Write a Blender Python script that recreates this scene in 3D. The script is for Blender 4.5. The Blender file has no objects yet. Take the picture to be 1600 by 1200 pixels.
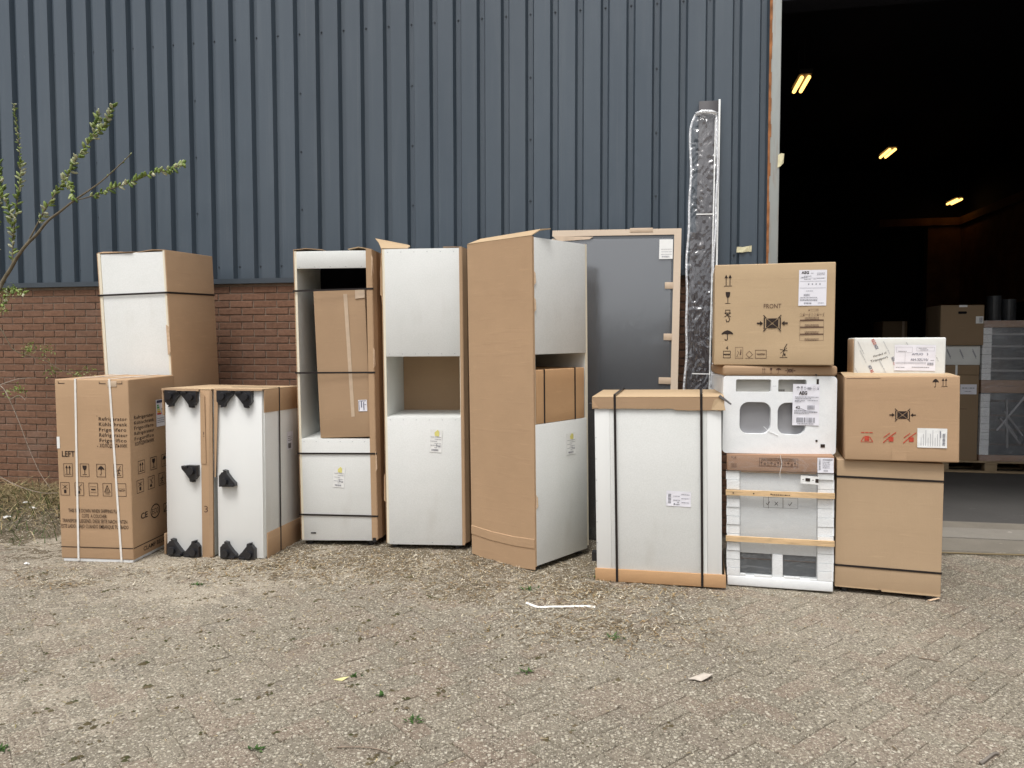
import bpy, bmesh, math, random
from mathutils import Vector, Matrix, noise as mnoise

R = math.radians
scene = bpy.context.scene
COL = scene.collection
random.seed(11)

# ------------------------------------------------------------------ camera, sky, sun, exposure
cam_d = bpy.data.cameras.new('camera')
cam_d.sensor_fit = 'HORIZONTAL'
cam_d.sensor_width = 36.0
cam_d.lens = 36.0 * 1160.0 / 1600.0
cam_d.clip_start = 0.05
cam_d.clip_end = 1000.0
cam = bpy.data.objects.new('camera', cam_d)
COL.objects.link(cam)
cam.location = (0, 0, 1.55)
cam.rotation_euler = (Matrix.Rotation(R(90 - 2.8535), 3, 'X') @ Matrix.Rotation(R(-0.084), 3, 'Z')).to_euler()
scene.camera = cam

SUN_EL, SUN_AZ = 66.0, 200.0        # azimuth measured from +Y (north) clockwise; the light comes from behind the camera
world = bpy.data.worlds.new('World')
scene.world = world
world.use_nodes = True
wn = world.node_tree
wn.nodes.clear()
w_out = wn.nodes.new('ShaderNodeOutputWorld')
w_bg = wn.nodes.new('ShaderNodeBackground')
w_sky = wn.nodes.new('ShaderNodeTexSky')
w_sky.sky_type = 'NISHITA'
w_sky.sun_disc = False
w_sky.sun_elevation = R(SUN_EL)
w_sky.sun_rotation = R(SUN_AZ)
w_sky.dust_density = 4.0
w_sky.air_density = 1.0
w_hsv = wn.nodes.new('ShaderNodeHueSaturation')      # cloud cover: the sky loses its blue
w_hsv.inputs['Saturation'].default_value = 0.22
wn.links.new(w_sky.outputs[0], w_hsv.inputs['Color'])
wn.links.new(w_hsv.outputs[0], w_bg.inputs['Color'])
w_bg.inputs['Strength'].default_value = 0.13
wn.links.new(w_bg.outputs[0], w_out.inputs['Surface'])

sun_d = bpy.data.lights.new('sun', 'SUN')
sun_d.energy = 1.5
sun_d.angle = R(20)
sun_d.color = (1.0, 0.985, 0.96)
sun = bpy.data.objects.new('sun', sun_d)
COL.objects.link(sun)
_sd = Vector((math.sin(R(SUN_AZ)) * math.cos(R(SUN_EL)), math.cos(R(SUN_AZ)) * math.cos(R(SUN_EL)), math.sin(R(SUN_EL))))
sun.rotation_euler = _sd.to_track_quat('Z', 'Y').to_euler()
sun.location = (0, -5, 20)

vs = scene.view_settings
vs.view_transform = 'Standard'
vs.look = 'None'
vs.exposure = 0.50
vs.gamma = 1.0
vs.use_curve_mapping = False
scene.cycles.max_bounces = 6
scene.cycles.transparent_max_bounces = 8

# ------------------------------------------------------------------ helpers: objects
def obj(name, me, parent=None, mat=None):
    o = bpy.data.objects.new(name, me)
    COL.objects.link(o)
    if parent is not None:
        o.parent = parent
    if mat is not None and me is not None:
        me.materials.clear()
        me.materials.append(mat)
    return o

def tag(o, label=None, cat=None, group=None, kind=None):
    if label: o['label'] = label
    if cat: o['category'] = cat
    if group: o['group'] = group
    if kind: o['kind'] = kind
    return o

def thing(name, label, cat, loc=(0, 0, 0), rot=(0, 0, 0), group=None):
    o = bpy.data.objects.new(name, None)
    COL.objects.link(o)
    o.empty_display_size = 0.1
    o.location = loc
    o.rotation_euler = tuple(R(a) for a in rot)
    return tag(o, label, cat, group)

class MB:
    """collects simple shapes into one mesh"""
    def __init__(s):
        s.v, s.f = [], []
    def add(s, vs_, fs):
        b = len(s.v)
        s.v += [tuple(p) for p in vs_]
        s.f += [tuple(b + i for i in f) for f in fs]
    def box(s, x0, y0, z0, x1, y1, z1):
        s.add([(x0, y0, z0), (x1, y0, z0), (x1, y1, z0), (x0, y1, z0), (x0, y0, z1), (x1, y0, z1), (x1, y1, z1), (x0, y1, z1)],
              [(0, 3, 2, 1), (4, 5, 6, 7), (0, 1, 5, 4), (1, 2, 6, 5), (2, 3, 7, 6), (3, 0, 4, 7)])
        return s
    def hexa(s, p):           # 8 corners in the order of box()
        s.add(p, [(0, 3, 2, 1), (4, 5, 6, 7), (0, 1, 5, 4), (1, 2, 6, 5), (2, 3, 7, 6), (3, 0, 4, 7)])
        return s
    def sheet(s, q, t):       # a quad of thickness t; q counter-clockwise seen from outside
        q = [Vector(p) for p in q]
        n = (q[1] - q[0]).cross(q[3] - q[0]).normalized()
        a = [p - n * t for p in q]
        s.add(a + q, [(0, 3, 2, 1), (4, 5, 6, 7), (0, 1, 5, 4), (1, 2, 6, 5), (2, 3, 7, 6), (3, 0, 4, 7)])
        return s
    def prism(s, pts, y0, y1):    # polygon in (x, z), counter-clockwise seen from -y, extruded in y
        n = len(pts)
        s.add([(x, y0, z) for x, z in pts] + [(x, y1, z) for x, z in pts],
              [tuple(range(n)), tuple(range(2 * n - 1, n - 1, -1))] + [((i + 1) % n, i, n + i, n + (i + 1) % n) for i in range(n)])
        return s
    def tube(s, pts, r0, r1=None, k=6, cap=True):
        r1 = r0 if r1 is None else r1
        pts = [Vector(p) for p in pts]
        b = len(s.v)
        n = len(pts)
        for i, p in enumerate(pts):
            d = (pts[min(i + 1, n - 1)] - pts[max(i - 1, 0)]).normalized()
            a = d.cross(Vector((0, 0, 1)) if abs(d.z) < .9 else Vector((1, 0, 0))).normalized()
            c = d.cross(a)
            r = r0 + (r1 - r0) * i / max(1, n - 1)
            for j in range(k):
                t = 2 * math.pi * j / k
                s.v.append(tuple(p + a * (r * math.cos(t)) + c * (r * math.sin(t))))
        for i in range(n - 1):
            for j in range(k):
                s.f.append((b + i * k + j, b + i * k + (j + 1) % k, b + (i + 1) * k + (j + 1) % k, b + (i + 1) * k + j))
        if cap:
            s.f.append(tuple(b + j for j in reversed(range(k))))
            s.f.append(tuple(b + (n - 1) * k + j for j in range(k)))
        return s
    def mesh(s, name, smooth=False, fix=False):
        me = bpy.data.meshes.new(name)
        me.from_pydata(s.v, [], s.f)
        if fix:
            bm = bmesh.new(); bm.from_mesh(me)
            bmesh.ops.recalc_face_normals(bm, faces=bm.faces)
            bm.to_mesh(me); bm.free()
        if smooth:
            for p in me.polygons: p.use_smooth = True
        me.update()
        return me
    def build(s, name, mat, parent=None, smooth=False, fix=False):
        return obj(name, s.mesh(name, smooth, fix), parent, mat)

_rc = {}
def rbox_mesh(name, w, d, h, r=.004, seg=2, warp=0.0, cuts=0, seed=0):
    """a box with its corner at the origin, rounded edges, and (warp) the slack faces of a used carton"""
    bm = bmesh.new()
    bmesh.ops.create_cube(bm, size=1.0)
    for v in bm.verts:
        v.co = Vector(((v.co.x + .5) * w, (v.co.y + .5) * d, (v.co.z + .5) * h))
    bmesh.ops.bevel(bm, geom=bm.edges[:], offset=r, segments=seg, profile=.5, affect='EDGES')
    if cuts:
        big = [f for f in bm.faces if f.calc_area() > .3 * min(w * h, w * d, d * h)]
        es = list({e for f in big for e in f.edges})
        bmesh.ops.subdivide_edges(bm, edges=es, cuts=cuts, use_grid_fill=True)
        for v in bm.verts:
            q = v.co
            # distance to the nearest edge of the box decides how far a face may sag
            dx, dy, dz = min(q.x, w - q.x), min(q.y, d - q.y), min(q.z, h - q.z)
            ds = sorted((dx, dy, dz))
            k = min(1.0, ds[1] / (.25 * min(w, d, h)))
            nz = mnoise.noise(Vector((q.x * 2.3 + seed, q.y * 2.3 - seed, q.z * 2.3)))
            if ds[0] < 1e-5:
                n = Vector((0, 0, 0))
                if dx == ds[0]: n.x = 1 if q.x < w / 2 else -1
                elif dy == ds[0]: n.y = 1 if q.y < d / 2 else -1
                else: n.z = 1 if q.z < h / 2 else -1
                v.co = q + n * (warp * k * (abs(nz)))
    me = bpy.data.meshes.new(name)
    bm.to_mesh(me); bm.free()
    for p in me.polygons: p.use_smooth = True
    try:
        me.set_sharp_from_angle(angle=R(50))
    except Exception:
        pass
    return me

def rbox(name, x0, y0, z0, x1, y1, z1, mat, parent, r=.003, seg=2, warp=0.0, cuts=0, seed=0):
    me = rbox_mesh(name, x1 - x0, y1 - y0, z1 - z0, min(r, .45 * min(x1 - x0, y1 - y0, z1 - z0)), seg, warp, cuts, seed)
    me.transform(Matrix.Translation((x0, y0, z0)))
    return obj(name, me, parent, mat)

def plate_holes(name, outer, holes, y0, y1, mat, parent):
    """a plate in the x-z plane between y0 (front) and y1 (back) with holes cut through"""
    bm = bmesh.new()
    loops = []
    for lp in [outer] + holes:
        vv = [bm.verts.new((x, y0, z)) for x, z in lp]
        ee = [bm.edges.new((vv[i], vv[(i + 1) % len(vv)])) for i in range(len(vv))]
        loops.append((vv, ee))
    bmesh.ops.triangle_fill(bm, use_beauty=True, edges=[e for _, es in loops for e in es], normal=(0, -1, 0))
    ext = bmesh.ops.extrude_face_region(bm, geom=bm.faces[:])
    for g in ext['geom']:
        if isinstance(g, bmesh.types.BMVert): g.co.y = y1
    bmesh.ops.recalc_face_normals(bm, faces=bm.faces[:])
    me = bpy.data.meshes.new(name); bm.to_mesh(me); bm.free()
    return obj(name, me, parent, mat)

def rrect(x0, z0, x1, z1, r, k=5):
    pts = []
    for cx, cz, a0 in ((x1 - r, z0 + r, -90), (x1 - r, z1 - r, 0), (x0 + r, z1 - r, 90), (x0 + r, z0 + r, 180)):
        for i in range(k + 1):
            a = R(a0 + 90 * i / k)
            pts.append((cx + r * math.cos(a), cz + r * math.sin(a)))
    return pts

# ------------------------------------------------------------------ helpers: print on faces (frame = origin, u, v; outward = u x v)
class Frame:
    def __init__(s, o, u, v, off=.0012):
        s.u, s.v = Vector(u), Vector(v)
        s.n = s.u.cross(s.v)
        s.o = Vector(o) + s.n * off
    def __call__(s, a, b):
        return s.o + s.u * a + s.v * b

def front(off=.0012, y=0.0): return Frame((0, y, 0), (1, 0, 0), (0, 0, 1), off)
def right(w, off=.0012): return Frame((w, 0, 0), (0, 1, 0), (0, 0, 1), off)
def rotated(fr, a, b, deg):
    c, s = math.cos(R(deg)), math.sin(R(deg))
    g = Frame((0, 0, 0), fr.u * c + fr.v * s, fr.v * c - fr.u * s, 0)
    g.o = fr(a, b)
    return g

class Print:
    def __init__(s, frame): s.fr, s.v, s.f = frame, [], []
    def poly(s, pts):
        b = len(s.v)
        s.v += [tuple(s.fr(x, y)) for x, y in pts]
        s.f.append(tuple(range(b, b + len(pts))))
        return s
    def rect(s, x0, y0, x1, y1): return s.poly([(x0, y0), (x1, y0), (x1, y1), (x0, y1)])
    def line(s, pts, w, close=False):
        pts = list(pts) + ([pts[0]] if close else [])
        for (x0, y0), (x1, y1) in zip(pts, pts[1:]):
            dx, dy = x1 - x0, y1 - y0
            L = math.hypot(dx, dy) or 1e-9
            ex, ey = dx / L * w / 2, dy / L * w / 2
            s.poly([(x0 - ex + ey, y0 - ey - ex), (x1 + ex + ey, y1 + ey - ex), (x1 + ex - ey, y1 + ey + ex), (x0 - ex - ey, y0 - ey + ex)])
        return s
    def frame(s, x0, y0, x1, y1, w): return s.line([(x0, y0), (x1, y0), (x1, y1), (x0, y1)], w, True)
    def barcode(s, x0, y0, x1, y1, seed=1, vertical=True):
        rg = random.Random(seed)
        t, T = (x0, x1) if vertical else (y0, y1)
        u = (T - t) / 46
        while t < T - u:
            w = u * rg.choice((1, 1, 2, 3))
            e = min(t + w, T)
            s.rect(t, y0, e, y1) if vertical else s.rect(x0, t, x1, e)
            t = e + u * rg.choice((1, 1, 2))
        return s
    def textline(s, x0, x1, y, h, seed=0):      # print too small to read in the photograph
        rg = random.Random(seed)
        t = x0
        while t < x1:
            w = h * rg.uniform(.5, 2.6)
            s.rect(t, y, min(t + w, x1), y + h)
            t += w + h * .55
        return s
    # symbols; (cx, cy) centre, sx, sy full size
    def icon(s, kind, cx, cy, sx, sy=None, box=False):
        sy = sx if sy is None else sy
        def q(x, y): return (cx + (x - .5) * sx, cy + (y - .5) * sy)
        def L(p, w): s.line([q(*a) for a in p], w * min(sx, sy))
        def G(p): s.poly([q(*a) for a in p])
        if box:
            s.frame(cx - sx * .5, cy - sy * .5, cx + sx * .5, cy + sy * .5, .045 * sx)
            a, b = sx, sy
            sx, sy = sx * .74, sy * .74
        if kind == 'up':
            for x in (.27, .73):
                L([(x, .12), (x, .75)], .09)
                G([(x - .2, .7), (x + .2, .7), (x, 1.0)])
            L([(.05, .04), (.95, .04)], .07)
        elif kind == 'glass':
            G([(.18, 1), (.2, .74), (.3, .58), (.45, .5), (.55, .5), (.7, .58), (.8, .74), (.82, 1)])
            L([(.5, .52), (.5, .08)], .1)
            L([(.18, .04), (.82, .04)], .07)
        elif kind == 'umbrella':
            G([(.0, .62), (.08, .58), (.26, .64), (.5, .58), (.74, .64), (.92, .58), (1, .62), (.9, .78), (.72, .92), (.5, 1.0), (.28, .92), (.1, .78)])
            L([(.5, .6), (.5, .12), (.44, .03), (.34, .03), (.3, .12)], .07)
        elif kind == 'hook':
            L([(.2, .98), (.8, .98), (.8, .75), (.2, .75), (.2, .98)], .09)
            L([(.08, .74), (.9, .44)], .09); L([(.92, .74), (.1, .44)], .09)
            L([(.5, .75), (.5, .5)], .09)
            L([(.62, .46), (.8, .2), (.62, .03), (.36, .03), (.28, .2)], .1)
        elif kind == 'clamp':
            x0, x1, y0, y1 = .3, .7, .22, .78
            m = (.5, .5); g = .02
            G([(x0, y0 + g), (.5 - g, .5), (x0, y1 - g)]); G([(x1, y0 + g), (x1, y1 - g), (.5 + g, .5)])
            G([(x0 + g, y0), (x1 - g, y0), (.5, .5 - g * 2)]); G([(x0 + g, y1), (.5, .5 + g * 2), (x1 - g, y1)])
            L([(.24, .2), (.24, .8)], .07); L([(.76, .2), (.76, .8)], .07)
            L([(.3, .2), (.22, .04)], .05); L([(.7, .2), (.78, .04)], .05)
            L([(.3, .8), (.22, .96)], .05); L([(.7, .8), (.78, .96)], .05)
            L([(.02, .5), (.13, .5)], .09); G([(.1, .36), (.2, .5), (.1, .64)])
            L([(.98, .5), (.87, .5)], .09); G([(.9, .36), (.9, .64), (.8, .5)])
        elif kind == 'stack':
            L([(.1, .05), (.9, .05), (.9, .45), (.1, .45), (.1, .05)], .07)
            L([(.1, .55), (.9, .55), (.9, .95), (.1, .95), (.1, .55)], .07)
        elif kind == 'tip':
            L([(.85, 1), (.6, .72), (.52, .4), (.4, .12)], .08)
            L([(.1, .62), (.92, .52)], .07); L([(.14, .34), (.86, .72)], .05)
            G([(.55, .16), (.72, .16), (.72, .32), (.55, .32)]); L([(.1, .03), (.9, .03)], .07)
        elif kind == 'trolley':
            L([(.7, 1), (.55, .3), (.3, .2)], .07); G([(.35, .05), (.65, .05), (.65, .25), (.35, .25)]); L([(.1, .02), (.9, .02)], .05)
        elif kind == 'nostep':
            G([(.32, .04), (.68, .04), (.68, .42), (.32, .42)])
            L([(.12, .92), (.88, .52)], .06); L([(.88, .92), (.12, .52)], .06); L([(.5, .95), (.5, .5)], .05)
        elif kind == 'lift':
            G([(.2, .02), (.6, .02), (.6, .3), (.2, .3)]); L([(.9, 1), (.55, .8), (.55, .35)], .07); L([(.2, .9), (.8, .4)], .06)
        elif kind == 'bars':
            G([(.15, .42), (.85, .42), (.85, .56), (.15, .56)]); L([(.05, .2), (.95, .2)], .05); L([(.05, .8), (.95, .8)], .05)
        elif kind == 'recycle':
            L([(.5, .95), (.08, .25), (.92, .25), (.5, .95)], .09); L([(.5, .66), (.38, .42), (.62, .42), (.5, .66)], .05); L([(.2, .06), (.8, .06)], .07)
        elif kind == 'wave':
            L([(.0, .5), (.3, .44), (.6, .52), (1, .46)], .08); L([(.1, .36), (.9, .36)], .04); L([(.0, .64), (1, .62)], .04)
        elif kind == 'person':
            G([(.62, .25), (.9, .25), (.9, .9), (.78, .95), (.72, .6)]); L([(.1, .05), (.45, .55), (.2, .75)], .07); L([(.0, .0), (1, .0)], .04)
        elif kind == 'tilt':
            L([(.5, .95), (.1, .5), (.5, .1), (.9, .5), (.5, .95)], .05); L([(.05, .02), (.95, .02)], .05)
        elif kind == 'nocut':
            G([(.42, .1), (.82, .1), (.82, .55), (.42, .55)]); L([(.0, .0), (.45, .5), (1, .98)], .09); L([(.02, .5), (.5, .92)], .07)
        elif kind == 'load':
            G([(.3, .12), (.7, .12), (.7, .6), (.3, .6)]); L([(.05, .95), (.25, .95)], .09); L([(.4, .95), (.6, .95)], .09); L([(.75, .95), (.95, .95)], .09)
            L([(.25, .5), (.02, .1)], .07); L([(.75, .5), (.98, .1)], .07); L([(.0, .02), (1, .02)], .05)
        elif kind == 'check':
            L([(.05, .5), (.35, .12), (.95, .92)], .14)
        elif kind == 'cross':
            L([(.1, .1), (.9, .9)], .14); L([(.1, .9), (.9, .1)], .14)
        elif kind == 'ring':
            s.line([q(.5 + .5 * math.cos(R(a)), .5 + .5 * math.sin(R(a))) for a in range(0, 360, 20)], .07 * sx, True)
        return s
    def build(s, name, mat, parent):
        me = bpy.data.meshes.new(name)
        me.from_pydata(s.v, [], s.f)
        me.update()
        return obj(name, me, parent, mat)

_tc = {}
def text(frame, body, x, y, h, mat, parent, width=None, align='LEFT', bold=0.0, name='printed_text', spacing=1.0):
    """flat printed lettering: cap height h, left/centre/right edge at x, baseline at y"""
    cu = bpy.data.curves.new(name, 'FONT')
    cu.body = body
    cu.size = 1.0
    cu.offset = bold
    cu.space_character = spacing
    cu.resolution_u = 2
    cu.fill_mode = 'FRONT'
    ob = bpy.data.objects.new('tmp', cu)
    me = bpy.data.meshes.new_from_object(ob)
    bpy.data.objects.remove(ob)
    xs = [v.co.x for v in me.vertices] or [0, 1]
    x0, x1 = min(xs), max(xs)
    sc = h / .71
    sx = (width / (x1 - x0)) if width else sc
    L = (x1 - x0) * sx
    ox = {'LEFT': 0, 'CENTER': -L / 2, 'RIGHT': -L}[align]
    for v in me.vertices:
        v.co = frame(x + ox + (v.co.x - x0) * sx, y + v.co.y * sc)
    me.name = name
    return obj(name, me, parent, mat)

# ------------------------------------------------------------------ materials (all procedural)
class NT:
    def __init__(s, name):
        s.m = bpy.data.materials.new(name)
        s.m.use_nodes = True
        s.t = s.m.node_tree
        s.b = s.t.nodes['Principled BSDF']
        s.out = s.t.nodes['Material Output']
        s._co = None
    def n(s, typ, **kw):
        x = s.t.nodes.new(typ)
        for k, v in kw.items(): setattr(x, k, v)
        return x
    def lk(s, a, b): s.t.links.new(a, b)
    def co(s, world=False):
        if world: return s.n('ShaderNodeNewGeometry').outputs['Position']
        if s._co is None: s._co = s.n('ShaderNodeTexCoord').outputs['Object']
        return s._co
    def scaled(s, co, v):
        mp = s.n('ShaderNodeMapping'); s.lk(co, mp.inputs['Vector']); mp.inputs['Scale'].default_value = v
        return mp.outputs[0]
    def noise(s, co, scale, detail=3, rough=.55, dist=0.0):
        x = s.n('ShaderNodeTexNoise'); s.lk(co, x.inputs['Vector'])
        x.inputs['Scale'].default_value = scale; x.inputs['Detail'].default_value = detail
        x.inputs['Roughness'].default_value = rough; x.inputs['Distortion'].default_value = dist
        return x.outputs['Fac']
    def voro(s, co, scale, out='Distance', feature='F1', rnd=1.0):
        x = s.n('ShaderNodeTexVoronoi', feature=feature); s.lk(co, x.inputs['Vector'])
        x.inputs['Scale'].default_value = scale; x.inputs['Randomness'].default_value = rnd
        return x.outputs[out]
    def ramp(s, fac, *stops):
        x = s.n('ShaderNodeValToRGB'); s.lk(fac, x.inputs['Fac'])
        e = x.color_ramp.elements
        while len(e) < len(stops): e.new(.5)
        for el, (p, c) in zip(e, stops):
            el.position = p
            el.color = (c, c, c, 1) if isinstance(c, (int, float)) else (*c, 1)
        return x.outputs['Color']
    def rng(s, fac, a, b, c=0.0, d=1.0):
        x = s.n('ShaderNodeMapRange'); s.lk(fac, x.inputs['Value'])
        for i, v in zip(('From Min', 'From Max', 'To Min', 'To Max'), (a, b, c, d)): x.inputs[i].default_value = v
        return x.outputs[0]
    def mix(s, fac, a, b, mode='MIX'):
        x = s.n('ShaderNodeMix', data_type='RGBA', blend_type=mode)
        for sock, v in ((x.inputs['Factor'], fac), (x.inputs[6], a), (x.inputs[7], b)):
            if hasattr(v, 'links') or hasattr(v, 'is_output'): s.lk(v, sock)
            elif isinstance(v, (int, float)) and sock.type == 'VALUE': sock.default_value = v
            elif isinstance(v, (int, float)): sock.default_value = (v, v, v, 1)
            else: sock.default_value = (*v, 1)
        return x.outputs[2]
    def math(s, op, a, b=0.0):
        x = s.n('ShaderNodeMath', operation=op)
        for i, v in enumerate((a, b)):
            if hasattr(v, 'is_output'): s.lk(v, x.inputs[i])
            else: x.inputs[i].default_value = v
        return x.outputs[0]
    def bump(s, h, strength=.3, dist=.01, prev=None):
        x = s.n('ShaderNodeBump'); s.lk(h, x.inputs['Height'])
        x.inputs['Strength'].default_value = strength; x.inputs['Distance'].default_value = dist
        if prev is not None: s.lk(prev, x.inputs['Normal'])
        return x.outputs[0]
    def col(s, c):
        if hasattr(c, 'is_output'): s.lk(c, s.b.inputs['Base Color'])
        else: s.b.inputs['Base Color'].default_value = (*c, 1)
    def fin(s, rough=.7, spec=.3, metal=0.0, normal=None, **kw):
        if hasattr(rough, 'is_output'): s.lk(rough, s.b.inputs['Roughness'])
        else: s.b.inputs['Roughness'].default_value = rough
        s.b.inputs['Specular IOR Level'].default_value = spec
        s.b.inputs['Metallic'].default_value = metal
        if normal is not None: s.lk(normal, s.b.inputs['Normal'])
        for k, v in kw.items(): s.b.inputs[k].default_value = v
        return s.m

def sc3(c, k): return tuple(min(1.0, x * k) for x in c)

def simple(name, c, rough=.6, spec=.3, var=.08, scale=6.0, bump=0.0, bscale=80.0, bdist=.002, metal=0.0, rnd=0.0):
    t = NT(name)
    co = t.co()
    f = t.rng(t.noise(co, scale, 4), .3, .7)
    k = t.mix(f, sc3(c, 1 - var), sc3(c, 1 + var))
    if rnd:
        oi = t.n('ShaderNodeObjectInfo').outputs['Random']
        ri = t.n('ShaderNodeNewGeometry').outputs['Random Per Island']
        r = t.math('FRACT', t.math('ADD', oi, t.math('MULTIPLY', ri, 7.31)))
        k = t.mix(1.0, k, t.ramp(r, (0, 1 - rnd), (1, 1 + rnd)), 'MULTIPLY')
    t.col(k)
    nm = t.bump(t.noise(co, bscale, 3), bump, bdist) if bump else None
    return t.fin(rough, spec, metal, nm)

def cardboard(name, c, vertical=False, lines=.5, var=.07):
    t = NT(name)
    co = t.co()
    f = t.rng(t.noise(co, 2.2, 5, .6), .3, .7)
    k = t.mix(f, sc3(c, 1 - var), sc3(c, 1 + var))
    fib = t.rng(t.noise(t.scaled(co, (40, 40, 40)), 6, 4, .7), .35, .65)
    k = t.mix(.30, k, t.mix(fib, sc3(c, .84), sc3(c, 1.12)))
    st = t.rng(t.noise(co, 1.1, 3), .60, .78)                    # handling marks
    k = t.mix(t.math('MULTIPLY', st, .26), k, sc3(c, .62))
    scf = t.rng(t.noise(t.scaled(co, (3, 3, 30)), 2.0, 2), .62, .74)   # scuffed stripes
    k = t.mix(t.math('MULTIPLY', scf, .22), k, sc3(c, 1.3))
    t.col(k)
    w = t.n('ShaderNodeTexWave', wave_type='BANDS', bands_direction='X' if vertical else 'Z')
    t.lk(co, w.inputs['Vector']); w.inputs['Scale'].default_value = 40; w.inputs['Distortion'].default_value = .6
    b = t.bump(w.outputs['Fac'], .08 * lines, .0015)
    b = t.bump(t.noise(co, 3.0, 3), .30, .018, b)
    cr = t.rng(t.noise(t.scaled(co, (1.2, 1.2, 14)), 1.6, 2), .56, .62)
    b = t.bump(cr, .12, .002, b)
    return t.fin(.82, .22, 0, b)

M = {}
M['card'] = cardboard('cardboard', (.455, .302, .182))
M['card_light'] = cardboard('cardboard_light', (.50, .365, .225))
M['card_dark'] = cardboard('cardboard_greyish', (.395, .265, .162))
M['card_red'] = cardboard('cardboard_reddish', (.37, .225, .145))
M['card_edge'] = simple('cardboard_cut_edge', (.60, .44, .30), .9, .1, .12, 60)
M['cream'] = simple('cream_board_edge', (.80, .73, .58), .6, .3, .04, 9)
M['strap'] = simple('black_strapping', (.018, .013, .012), .45, .4, .2, 20)
M['strap_white'] = simple('white_strapping', (.80, .77, .72), .4, .4, .06, 20)
M['ink'] = simple('black_print', (.035, .024, .02), .7, .2, .15, 60)
M['ink_brown'] = simple('faded_print', (.12, .07, .05), .8, .2, .15, 60)
M['ink_red'] = simple('red_print', (.50, .075, .045), .8, .2, .2, 90)
M['ink_grey'] = simple('grey_print', (.28, .28, .31), .7, .2, .15, 60)
M['ink_blue'] = simple('pen_ink', (.06, .06, .12), .6, .2, .2, 90)
M['paper'] = simple('label_paper', (.80, .79, .84), .45, .4, .03, 14, .15, 30, .002)
M['paper_white'] = simple('white_paper', (.82, .82, .80), .55, .3, .04, 14, .15, 30, .002)
M['yellow_print'] = simple('yellow_print', (.72, .66, .22), .6, .3, .15, 40)
M['energy_g'] = simple('green_print', (.10, .42, .12), .6, .3, .05, 40)
M['energy_y'] = simple('amber_print', (.85, .55, .05), .6, .3, .05, 40)
M['energy_r'] = simple('scarlet_print', (.62, .05, .03), .6, .3, .05, 40)
M['black_plastic'] = simple('black_plastic', (.020, .020, .023), .30, .6, .25, 30, .3, 90, .001)
M['tape'] = simple('brown_tape', (.56, .43, .31), .3, .5, .1, 12, .25, 40, .002)
M['tape_pale'] = simple('masking_tape', (.70, .64, .42), .6, .3, .12, 30, .3, 60, .002)
M['wood'] = None

def hardboard():
    t = NT('white_hardboard')
    co = t.co()
    f = t.rng(t.noise(co, 3.0, 5, .6), .3, .7)
    k = t.mix(f, (.69, .70, .675), (.745, .75, .73))
    sp = t.rng(t.noise(co, 130, 3, .7), .35, .7)
    k = t.mix(.35, k, t.mix(sp, (.60, .605, .575), (.80, .805, .785)))
    gr = t.rng(t.noise(t.scaled(co, (1.5, 1.5, .5)), 3.0, 3), .62, .8)
    k = t.mix(t.math('MULTIPLY', gr, .32), k, (.53, .51, .46))
    t.col(k)
    b = t.bump(t.noise(co, 2.4, 3), .38, .014)
    b = t.bump(t.noise(co, 160, 2), .12, .001, b)
    return t.fin(.55, .3, 0, b)
M['hardboard'] = hardboard()
M['melamine'] = simple('white_melamine', (.74, .755, .725), .42, .4, .03, 4)
M['white_panel'] = simple('white_lacquer_panel', (.78, .785, .765), .38, .45, .02, 3)

def foam():
    t = NT('white_styrofoam')
    co = t.co()
    v = t.voro(co, 170)
    f = t.rng(t.noise(co, 5, 4), .3, .7)
    k = t.mix(f, (.80, .82, .825), (.86, .87, .87))
    k = t.mix(t.math('MULTIPLY', t.rng(v, .35, .75), .16), k, (.62, .64, .66))
    d = t.rng(t.noise(co, 2.4, 4), .62, .8)
    k = t.mix(t.math('MULTIPLY', d, .20), k, (.58, .55, .49))
    t.col(k)
    b = t.bump(v, -.25, .003)
    b = t.bump(t.noise(co, 6, 3), .5, .01, b)
    return t.fin(.6, .3, 0, b)
M['foam'] = foam()

def film(name, tint=(1, 1, 1), gloss=.16, milk=.05, scale=26, strength=.8, stretch=(1, 1, 1), tex=.25, ridge=False, rough=.14):
    """clear stretch film: mostly see-through, with a glossy wrinkled skin"""
    t = NT(name)
    t.t.nodes.remove(t.b)
    co = t.scaled(t.co(), stretch)
    hx = t.n('ShaderNodeTexNoise', noise_type='RIDGED_MULTIFRACTAL' if ridge else 'FBM'); t.lk(co, hx.inputs['Vector'])
    hx.inputs['Scale'].default_value = scale * (.55 if ridge else 1); hx.inputs['Detail'].default_value = 3; hx.inputs['Distortion'].default_value = 1.2
    h = hx.outputs['Fac']
    nb = t.bump(h, strength, .012)
    g = t.n('ShaderNodeBsdfGlossy'); g.inputs['Roughness'].default_value = rough; g.inputs['Color'].default_value = (1, 1, 1, 1)
    t.lk(nb, g.inputs['Normal'])
    d = t.n('ShaderNodeBsdfDiffuse'); d.inputs['Color'].default_value = (.85, .86, .88, 1); t.lk(nb, d.inputs['Normal'])
    tr = t.n('ShaderNodeBsdfTransparent'); tr.inputs['Color'].default_value = (*tint, 1)
    m1 = t.n('ShaderNodeMixShader'); m2 = t.n('ShaderNodeMixShader')
    cre = t.rng(t.math('ABSOLUTE', t.math('SUBTRACT', t.noise(co, scale * .8, 3, .5, 1.8), .5)), .0, .035, 1.0, 0.0)
    t.lk(t.math('ADD', t.math('MULTIPLY', cre, tex), milk), m1.inputs[0])
    t.lk(tr.outputs[0], m1.inputs[1]); t.lk(d.outputs[0], m1.inputs[2])
    m2.inputs[0].default_value = gloss
    t.lk(m1.outputs[0], m2.inputs[1]); t.lk(g.outputs[0], m2.inputs[2])
    t.lk(m2.outputs[0], t.out.inputs['Surface'])
    return t.m
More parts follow.
